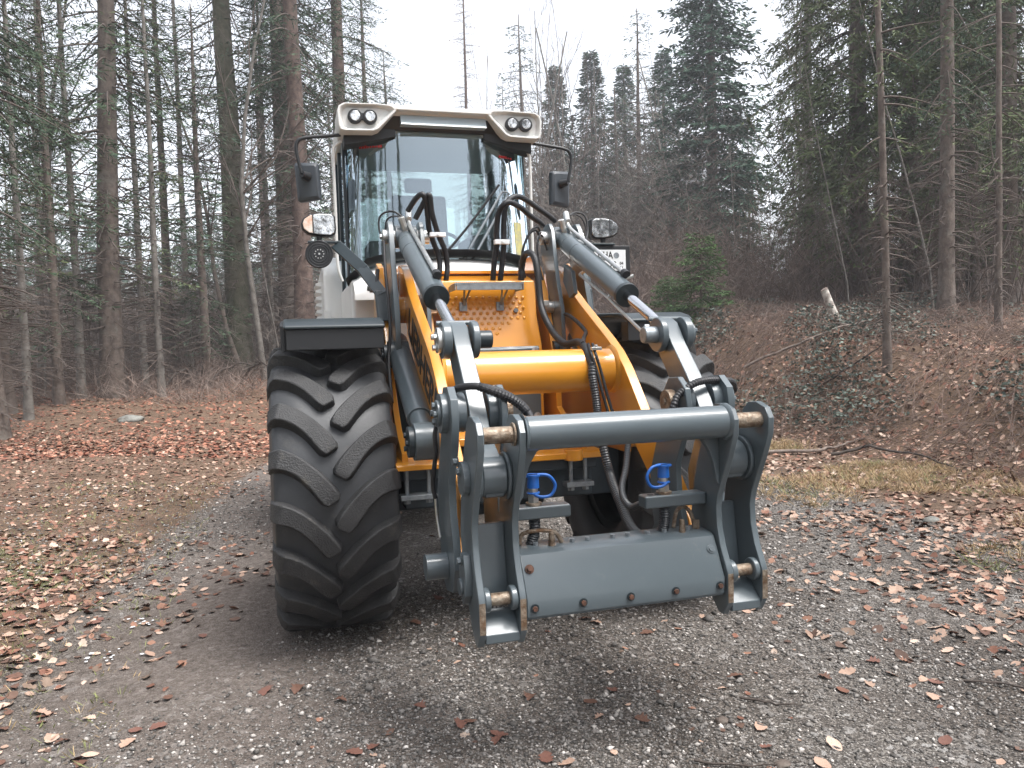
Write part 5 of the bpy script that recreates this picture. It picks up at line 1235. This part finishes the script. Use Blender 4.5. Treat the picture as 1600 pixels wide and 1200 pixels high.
# ---- fenders
for s in (-1, 1):
    c0 = (0.0, 0.80)
    out = []; inn = []
    for k in range(15):
        a = R(58 + k * 8.0); rr = 0.905
        out.append((rr * math.cos(a), 0.775 + rr * math.sin(a) * 0.985)); 
    out = [(0.51, 1.642), (0.47, 1.665), (0.38, 1.685), (0.0, 1.70), (-0.40, 1.68), (-0.62, 1.56), (-0.80, 1.36)]
    inn = [(-0.77, 1.34), (-0.60, 1.53), (-0.39, 1.648), (0.0, 1.668), (0.36, 1.662), (0.43, 1.650), (0.47, 1.634), (0.50, 1.622)]
    fo = 1.155 if s < 0 else 1.06
    m_ = MB(); m_.prism(out + inn, s * 0.66, s * fo); fd = m_.build('fender', GREYD, P, bevel=0.012, seg=3)
    m_ = MB(); m_.box(min(s*0.668, s*(fo-.01)), max(s*0.668, s*(fo-.01)), 0.40, 0.492, 1.525, 1.632); m_.build('fender_hollow', BLACK, fd, bevel=0.006)  # black block standing in for the dark open hollow under the fender
    m_ = MB(); m_.prism([(0.46, 1.52), (0.46, 1.65), (0.36, 1.67), (0.0, 1.69), (-0.4, 1.67), (-0.62, 1.55), (-0.64, 1.46), (-0.4, 1.58), (0.0, 1.60), (0.40, 1.58)], s * (fo - .01), s * (fo + .015)); m_.build('fender_lip', BLACK, fd, bevel=0.006)
    # rear fender
    m_ = MB(); m_.prism([(v_ - 2.85, z_) for v_, z_ in out + inn], s * 0.66, s * 1.17); m_.build('fender', GREYD, P, bevel=0.012)

# ---- lamp brackets, headlights
for s in (-1, 1):
    m_ = MB()
    path = [(s * 0.615, 0.04, 1.69), (s * 0.620, 0.0, 1.84), (s * 0.70, -0.22, 2.00), (s * 0.83, -0.44, 2.165)]
    for i in range(3):
        a = Vector(path[i]); b = Vector(path[i + 1]); n_ = (b - a).normalized(); sd_ = Vector((0.034, 0, 0)) if i == 0 else Vector((n_.z, 0, -n_.x)).normalized() * 0.034 * 1; dp = Vector((0, 0.02, 0))
        e = n_ * 0.012
        vs = [a - e - sd_ - dp, a - e + sd_ - dp, a - e + sd_ + dp, a - e - sd_ + dp, b + e - sd_ - dp, b + e + sd_ - dp, b + e + sd_ + dp, b + e - sd_ + dp]
        m_.add(vs, [(0, 1, 2, 3), (7, 6, 5, 4), (0, 4, 5, 1), (1, 5, 6, 2), (2, 6, 7, 3), (3, 7, 4, 0)])
    m_.box(min(s * 0.80, s * 1.0), max(s * 0.80, s * 1.0), -0.48, -0.42, 2.172, 2.188)
    br = m_.build('lamp_bracket', GREYD, P, bevel=0.005)
    # headlight: rounded trapezoid body
    c = (s * 0.93, 2.285); pts = []
    shape = [(0.100, 0.035), (0.098, 0.055), (0.08, 0.068), (0.0, 0.070), (-0.055, 0.060), (-0.093, 0.035), (-0.105, 0.005), (-0.097, -0.03), (-0.065, -0.055), (0.0, -0.068), (0.075, -0.070), (0.097, -0.055), (0.103, -0.03)]
    sh_ = [(c[0] - s * x * -1 * -1, c[1] + z) for x, z in shape]
    m_ = MB(); m_.prism_v(sh_, -0.50, -0.43); m_.prism_v([(c[0] + (u - c[0]) * 0.75, c[1] + (z - c[1]) * 0.75) for u, z in sh_], -0.54, -0.50)
    m_.cyl((s * 0.93, -0.46, 2.188), (s * 0.93, -0.46, 2.23), 0.018, n=12)
    hl = m_.build('headlight', BLACK, br, bevel=0.006)
    # lens and indicator pieces
    def inset(pl, k): return [(c[0] + (u - c[0]) * k, c[1] + (z - c[1]) * k) for u, z in pl]
    il = inset(sh_, 0.90)
    cut = c[0] + s * 0.035
    main = [(max(u, cut - 1e9) if False else u, z) for u, z in il]
    def clip(poly, xc, keep):
        outp = []
        for i in range(len(poly)):
            a = poly[i]; b = poly[(i + 1) % len(poly)]
            ia = (a[0] - xc) * keep > 0; ib = (b[0] - xc) * keep > 0
            if ia: outp.append(a)
            if ia != ib:
                t_ = (xc - a[0]) / (b[0] - a[0]); outp.append((xc, a[1] + (b[1] - a[1]) * t_))
        return outp
    m_ = MB(); m_.prism_v(clip(il, cut - s * 0.002, -s), -0.43, -0.418); m_.build('lens', LENS, br, bevel=0.004)
    m_ = MB(); m_.prism_v(clip(il, cut + s * 0.002, s), -0.43, -0.419); m_.build('turn_signal', AMBER if s < 0 else LENS, br, bevel=0.004)
    if s < 0:
        m_ = MB(); m_.cyl((-0.935, -0.45, 2.105), (-0.935, -0.40, 2.105), 0.082, n=40)
        for r0 in (0.078, 0.062, 0.047): m_.tube([(-0.935 + r0 * math.cos(k), -0.40, 2.105 + r0 * math.sin(k)) for k in np.linspace(0, 2 * math.pi, 28)], 0.0035, n=6, steps=1)
        hn = m_.build('horn', BLACK, br, bevel=0.004)
        m_ = MB()
        for k in range(10): m_.cyl((-0.935 + 0.026 * math.cos(k * 0.628), -0.40, 2.105 + 0.026 * math.sin(k * 0.628)), (-0.935 + 0.026 * math.cos(k * 0.628), -0.395, 2.105 + 0.026 * math.sin(k * 0.628)), 0.0035, n=6)
        m_.cyl((-0.935, -0.40, 2.105), (-0.935, -0.393, 2.105), 0.006, n=8); m_.build('rivet', ZINC, br)
    else:
        m_ = MB(); m_.box(0.80, 1.115, -0.47, -0.435, 1.965, 2.172); nb = m_.build('plate_holder', BLACK, br, bevel=0.005)
        m_ = MB(); m_.box(0.82, 1.080, -0.435, -0.431, 2.003, 2.143); m_.build('number_plate', PLATEW, br, bevel=0.001)
        def tm(u, z, v=-0.4305):
            return Matrix(((1, 0, 0, u), (0, 0, -1, -v), (0, 1, 0, z), (0, 0, 0, 1)))
        text_obj('plate_text', 'CHA', 0.064, INK, br, tm(0.932, 2.105), 0.0006, xs=0.80)
        text_obj('plate_text', '78', 0.064, INK, br, tm(0.985, 2.040), 0.0006, xs=0.80)
        text_obj('plate_text', 'C', 0.064, INK, br, tm(0.890, 2.040), 0.0006, xs=0.80)
        text_obj('plate_text', '04', 0.026, INK, br, tm(1.048, 2.052), 0.0006)
        text_obj('plate_text', '11', 0.026, INK, br, tm(1.048, 2.022), 0.0006)
        m_ = MB(); m_.cyl((1.012, -0.431, 2.105), (1.012, -0.4295, 2.105), 0.020, n=24); m_.build('seal', GALV, br)
m_ = MB(); m_.tube([(-0.83, -0.44, 2.13), (-0.76, -0.40, 2.09), (-0.70, -0.24, 1.975), (-0.66, -0.15, 1.92)], 0.006, n=8); m_.build('cable', BLACK, P)

# ---- cab
m_ = MB()
# lower body, cab frame
m_.prism([(-1.15, 1.30), (-1.13, 2.02), (-2.55, 2.02), (-2.55, 1.30)], -0.70, 0.70)
cab = m_.build('cab_base', WHITE, P, bevel=0.03, seg=3)
# white front cowl, domed
V = []; F = []; nu, nv = 21, 9
for j in range(nv):
    t_ = j / (nv - 1)
    for i in range(nu):
        x = -1 + 2 * i / (nu - 1)
        top = 2.16 - 0.11 * abs(x) ** 2.6 - 0.05 * max(0, abs(x) - 0.8) * 5
        z = 1.86 + (top - 1.86) * math.sin(t_ * math.pi / 2)
        v = -0.86 - 0.33 * (t_ ** 2.4) - 0.10 * x * x * (1 - 0.3 * t_)
        V.append((x * 0.69, v, z))
for i in range(nu): V.append((V[(nv - 1) * nu + i][0], -1.30 - 0.1 * (-1 + 2 * i / (nu - 1)) ** 2, V[(nv - 1) * nu + i][2] + 0.0))
for j in range(nv):
    for i in range(nu - 1): F.append((j * nu + i, j * nu + i + 1, (j + 1) * nu + i + 1, (j + 1) * nu + i))
q = MB().add(V, F); q.build('front_cowl', WHITE, P, ang=60)
# glass: wrapped windshield
def wsv(x, z):   # forward position of the glass
    return -1.17 - 0.20 * abs(x) ** 4 - 0.11 * (z - 2.0)
def wsgrid(x0, x1, z0f, z1, nu=24, nz=14, off=0.0, hw=0.70):
    V = []; F = []
    for j in range(nz + 1):
        for i in range(nu + 1):
            x = x0 + (x1 - x0) * i / nu; zz0 = z0f(x); z = zz0 + (z1 - zz0) * j / nz
            V.append((x * hw * (1 - 0.028 * (z - 2.0)), wsv(x, z) + off, z))
    for j in range(nz):
        for i in range(nu): F.append((j * (nu + 1) + i, j * (nu + 1) + i + 1, (j + 1) * (nu + 1) + i + 1, (j + 1) * (nu + 1) + i))
    return V, F
bot = lambda x: 2.185 - 0.10 * abs(x) ** 2.6 - 0.09 * max(0, abs(x) - 0.8) * 5
V, F = wsgrid(-1, 1, bot, 3.16, 40, 14)
ws = MB().add(V, F).build('windshield', GLASS, P, ang=80)
# black ceramic band at foot and top, rubber gasket
V, F = wsgrid(-1, 1, lambda x: bot(x) - 0.012, 0, 40, 1, 0.004)
V2 = [];
for i, (u, v, z) in enumerate(V):
    V2.append((u, v, z if i <= 40 else V[i - 41][2] + 0.035))
MB().add(V2, F).build('gasket', BLACK, ws)
for s in (-1, 1):
    V, F = wsgrid(0.985 * s, 1.0 * s, bot, 3.16, 1, 14, 0.006, 0.705)
    MB().add(V, F).build('gasket', BLACK, ws)
m_ = MB(); m_.prism([(-1.37, 3.105), (-1.37, 3.20), (-1.22, 3.20), (-1.272, 3.105)], -0.42, 0.42)
m_.build('roof_liner_front', BLACK, P, bevel=0.003)
m_ = MB(); m_.prism([(-1.26, 3.125), (-1.26, 3.198), (-1.214, 3.198), (-1.180, 3.125)], -0.30, 0.33); m_.build('roof_window', SKYGLASS, P)
# cab side frames
for s in (-1, 1):
    sg = lambda a, b: (s * a, s * b)
    m_ = MB()
    m_.prism([(-1.41, 2.0), (-1.53, 3.12), (-1.58, 3.12), (-1.46, 2.0)], s * 0.665, s * 0.70)
    m_.prism([(-2.05, 2.0), (-2.05, 3.12), (-2.12, 3.12), (-2.12, 2.0)], s * 0.665, s * 0.70)
    m_.prism([(-2.48, 2.0), (-2.48, 3.12), (-2.56, 3.12), (-2.56, 2.0)], s * 0.665, s * 0.70)
    m_.build('cab_pillar', GREYD, P, bevel=0.006)
    m_ = MB(); m_.box(min(s * .680, s * .686), max(s * .680, s * .686), -2.50, -1.44, 2.0, 3.12); m_.build('side_window', GLASS, P)
    m_ = MB(); V, F = [], []
    # inner A pillar seen through the glass
    m_.prism_v([(s * 0.60, 2.0), (s * 0.64, 2.0), (s * 0.625, 3.1), (s * 0.585, 3.1)], -1.52, -1.40); m_.build('inner_pillar', GREENT if s > 0 else INT, P, bevel=0.006)
    # handrail
    hu = 0.775 if s < 0 else 0.70
    m_ = MB(); m_.tube([(s * (hu - 0.06), -1.32, 3.02), (s * (hu - 0.01), -1.32, 2.98), (s * hu, -1.32, 2.90), (s * hu, -1.32, 2.5), (s * hu, -1.32, 2.15), (s * (hu - 0.03), -1.33, 2.02)], 0.011, n=10); m_.build('handrail', BEIGE, P)
    # roof corner pod
    pod = [(0.742, 3.085), (0.748, 3.19), (0.735, 3.225), (0.70, 3.245), (0.46, 3.252), (0.36, 3.245), (0.325, 3.225), (0.335, 3.205), (0.46, 3.075), (0.50, 3.058), (0.70, 3.052), (0.73, 3.06)]
    pu = [(s * a, b) for a, b in pod]
    cx, cz = s * 0.585, 3.155
    V = []; F = []; n_ = len(pu)
    rings = [(-1.45, 1.0, 0), (-1.16, 1.0, 0), (-1.148, 0.985, 0), (-1.148, 0.90, 0), (-1.185, 0.78, 0)]
    for (vv, k, _) in rings:
        for (a, b) in pu: V.append((cx + (a - cx) * k, vv, cz + (b - cz) * (k if k > 0.8 else k * 0.95)))
    for r_ in range(len(rings) - 1):
        for i in range(n_): F.append((r_ * n_ + i, r_ * n_ + (i + 1) % n_, (r_ + 1) * n_ + (i + 1) % n_, (r_ + 1) * n_ + i))
    F.append(tuple(range((len(rings) - 1) * n_, len(rings) * n_)))
    pd = MB().add(V, F).build('light_pod', BEIGE, P, bevel=0.005)
    for uu in (0.52, 0.625):
        m_ = MB(); m_.cyl((s * uu, -1.19, 3.158), (s * uu, -1.150, 3.158), 0.050, n=28); wl = m_.build('work_light', BLACK, pd, bevel=0.005)
        m_ = MB(); m_.cyl((s * uu, -1.152, 3.158), (s * uu, -1.142, 3.158), 0.038, 0.034, n=28); m_.build('lens', LENS, pd, bevel=0.002)
    m_ = MB(); m_.box(min(s * .55, s * .60), max(s * .55, s * .60), -1.18, -1.155, 3.135, 3.182); m_.build('lamp_link', BLACK, pd, bevel=0.004)
    m_ = MB(); m_.prism_v([(s * 0.33, 3.19), (s * 0.33, 3.06), (s * 0.44, 3.03), (s * 0.70, 2.98), (s * 0.70, 3.06), (s * 0.49, 3.07)], -1.42, -1.27); m_.build('pod_underside', BLACK, P, bevel=0.004)
    # mirror
    mu = 1.0
    m_ = MB(); m_.tube([(s * 0.72, -1.30, 3.06), (s * 0.85, -1.30, 3.045), (s * 0.97, -1.30, 3.028), (s * 1.02, -1.30, 3.00), (s * 1.03, -1.30, 2.93), (s * 1.00, -1.30, 2.78)], 0.0125, n=10)
    m_.cyl((s * 1.00, -1.30, 2.775), (s * 0.955, -1.345, 2.765), 0.024, 0.034, n=16)
    ma = m_.build('mirror_arm', BLACK, P)
    m_ = MB()
    w0 = Vector((s * 0.955, -1.38, 2.735)); ax = Vector((s * 0.94, -0.28, 0)).normalized(); ay = Vector((0, 0, 1)); an = ax.cross(ay) * -s
    V = []; F = []
    shp = [(-0.082, -0.125), (0.072, -0.142), (0.084, -0.13), (0.088, 0.125), (0.078, 0.14), (-0.072, 0.135), (-0.084, 0.12)]
    tilt = 0.04
    for dd, k in ((-0.03, 1.0), (0.012, 1.0), (0.030, 0.82)):
        for a, b in shp: V.append(w0 + ax * (a * k + b * tilt) + ay * b * k + an * dd * 1.0)
    n_ = len(shp)
    for r_ in range(2):
        for i in range(n_): F.append((r_ * n_ + i, r_ * n_ + (i + 1) % n_, (r_ + 1) * n_ + (i + 1) % n_, (r_ + 1) * n_ + i))
    F.append(tuple(range(2 * n_, 3 * n_))); F.append(tuple(range(n_ - 1, -1, -1)))
    m_.add(V, F); m_.build('mirror', MIRB, ma, bevel=0.006)
# roof
m_ = MB(); m_.prism([(-1.20, 3.215), (-1.205, 3.245), (-1.26, 3.262), (-2.0, 3.30), (-2.62, 3.27), (-2.70, 3.20), (-2.65, 3.12), (-1.30, 3.12)], -0.715, 0.715)
m_.build('cab_roof', BEIGE, P, bevel=0.012, seg=3)
m_ = MB(); m_.prism([(-1.145, 3.213), (-1.15, 3.247), (-1.26, 3.262), (-1.26, 3.213)], -0.36, 0.36); m_.build('roof_lip', BEIGE, P, bevel=0.008)
m_ = MB(); m_.box(-0.64, 0.64, -2.55, -2.53, 2.0, 3.12); m_.build('rear_window', GLASS, P)
m_ = MB(); m_.box(-0.66, 0.66, -2.50, -1.30, 3.085, 3.118); m_.build('headliner', INTL, P)
# interior
m_ = MB(); m_.box(-0.66, 0.66, -2.5, -1.30, 2.02, 2.03); m_.build('cab_floor', INT, P)
m_ = MB(); m_.box(-0.25, 0.25, -2.30, -1.85, 2.04, 2.16); m_.prism([(-2.22, 2.14), (-2.34, 2.85), (-2.42, 2.85), (-2.36, 2.14)], -0.24, 0.24); m_.prism([(-2.33, 2.87), (-2.34, 3.0), (-2.40, 3.0), (-2.40, 2.87)], -0.12, 0.12)
m_.build('driver_seat', INT, P, bevel=0.03, seg=3)
m_ = MB(); m_.cyl((0, -1.42, 2.03), (0, -1.56, 2.33), 0.035, n=16)
c_ = Vector((0, -1.58, 2.36)); ax = Vector((1, 0, 0)); ay = Vector((0, -0.5, 0.86))
m_.tube([c_ + 0.17 * (math.cos(k) * ax + math.sin(k) * Vector((0, -0.86, 0.5))) for k in np.linspace(0, 2 * math.pi, 24)], 0.014, n=8, steps=1)
m_.build('steering_wheel', BLACK, P)
m_ = MB(); m_.box(0.30, 0.52, -2.2, -1.7, 2.04, 2.42); m_.box(-0.5, -0.33, -2.2, -1.8, 2.04, 2.38); m_.box(0.42, 0.60, -1.55, -1.47, 2.35, 2.60)
m_.build('console', INT, P, bevel=0.02)
# wipers
for (a, b) in (((0.135, -1.16, 2.085), (0.475, -1.20, 2.64)), ((0.085, -1.14, 2.10), (0.435, -1.20, 2.655))):
    pass
q = MB()
for a, b in (((0.09, -1.155, 2.114), (0.437, -1.21, 2.664)), ((0.152, -1.155, 2.10), (0.49, -1.215, 2.650))):
    a = Vector(a); b = Vector(b)
    q.tube([a, a.lerp(b, .3), a.lerp(b, .6), b], 0.009, n=8, steps=1)
q.tube([(0.437, -1.21, 2.664), (0.47, -1.20, 2.668), (0.50, -1.21, 2.65)], 0.007, n=6)
q.build('wiper_arm', GALV, P)
q = MB()
for a, b in (((0.04, -1.11, 2.068), (0.105, -1.15, 2.15)), ((0.105, -1.11, 2.055), (0.17, -1.15, 2.145))):
    q.cyl(a, b, 0.020, 0.016, n=10)
q.tube([(0.00, -1.16, 2.22), (0.18, -1.185, 2.42), (0.42, -1.22, 2.72)], 0.010, n=6)
q.build('wiper_blade', BLACK, P)
# stickers in the windshield
q = MB(); V, F = wsgrid(0.80, 0.90, lambda x: 2.10, 2.46, 6, 8, 0.003)
YL = MB().add(V, F).build('yellow_sticker', YEL, ws)
def sticker_marks(x0, x1, z, n):
    q = MB()
    for k in range(n):
        xx = x0 + (x1 - x0) * k / n; w_ = (x1 - x0) / n * random.uniform(.5, .85); h_ = random.uniform(0.012, 0.024)
        V, F = wsgrid(xx, xx + w_, lambda x: z, z + h_, 1, 1, 0.004); q.add(V, F)
    q.build('sticker_print', RED, ws)
sticker_marks(-0.86, -0.62, 2.985, 9); sticker_marks(0.66, 0.84, 2.945, 6)
# rear body with white hood and louvres
m_ = MB(); m_.prism([(-2.30, 1.25), (-2.30, 2.24), (-2.62, 2.34), (-4.1, 2.28), (-4.4, 2.1), (-4.45, 1.2)], -0.84, 0.84)
hood = m_.build('engine_hood', WHITE, P, bevel=0.10, seg=4)
for k in range(9):
    q = MB(); zc = 2.12 - k * 0.062
    q.prism([(-2.90, zc), (-3.5, zc), (-3.5, zc + 0.012), (-2.90, zc + 0.012)], -0.86, -0.83)
    V = [(-0.84, -2.9, zc + .03), (-0.885, -2.92, zc + .02), (-0.885, -2.92, zc), (-0.84, -2.9, zc - 0.01), (-0.84, -3.5, zc + .03), (-0.885, -3.48, zc + .02), (-0.885, -3.48, zc), (-0.84, -3.5, zc - 0.01)]
    q = MB().add(V, [(0, 1, 2, 3), (7, 6, 5, 4), (0, 4, 5, 1), (1, 5, 6, 2), (2, 6, 7, 3)]); q.build('louvre', WHITE, hood)
m_ = MB(); m_.prism_v([(-0.845, 1.74), (-0.79, 1.74), (-0.79, 1.86), (-0.845, 1.86)], -2.305, -2.295); m_.build('hood_latch', WHITE, hood, bevel=0.003)
m_ = MB(); m_.box(-0.45, 0.45, -4.3, -1.3, 0.75, 1.30); m_.box(-0.30, 0.30, -1.5, -0.5, 0.65, 1.3); m_.box(-0.80, 0.80, -4.3, -3.7, 0.8, 1.3); m_.build('rear_frame', GREYD, P, bevel=0.02)

# ------------------------------------------------------------------ thin winter haze
hm = bpy.data.materials.new('haze_air'); hm.use_nodes = True
t = hm.node_tree; t.nodes.clear(); o_ = t.nodes.new('ShaderNodeOutputMaterial'); pv = t.nodes.new('ShaderNodeVolumePrincipled')
pv.inputs['Color'].default_value = (0.93, 0.95, 1.0, 1); pv.inputs['Density'].default_value = 0.0018; pv.inputs['Anisotropy'].default_value = 0.2
t.links.new(pv.outputs[0], o_.inputs['Volume'])
hz_ = MB().box(-460, 460, -640, 240, -3, 45).build('haze', hm, flip=True); hz_['kind'] = 'stuff'; hz_['label'] = 'thin pale winter haze hanging in the wood'; hz_['category'] = 'haze'
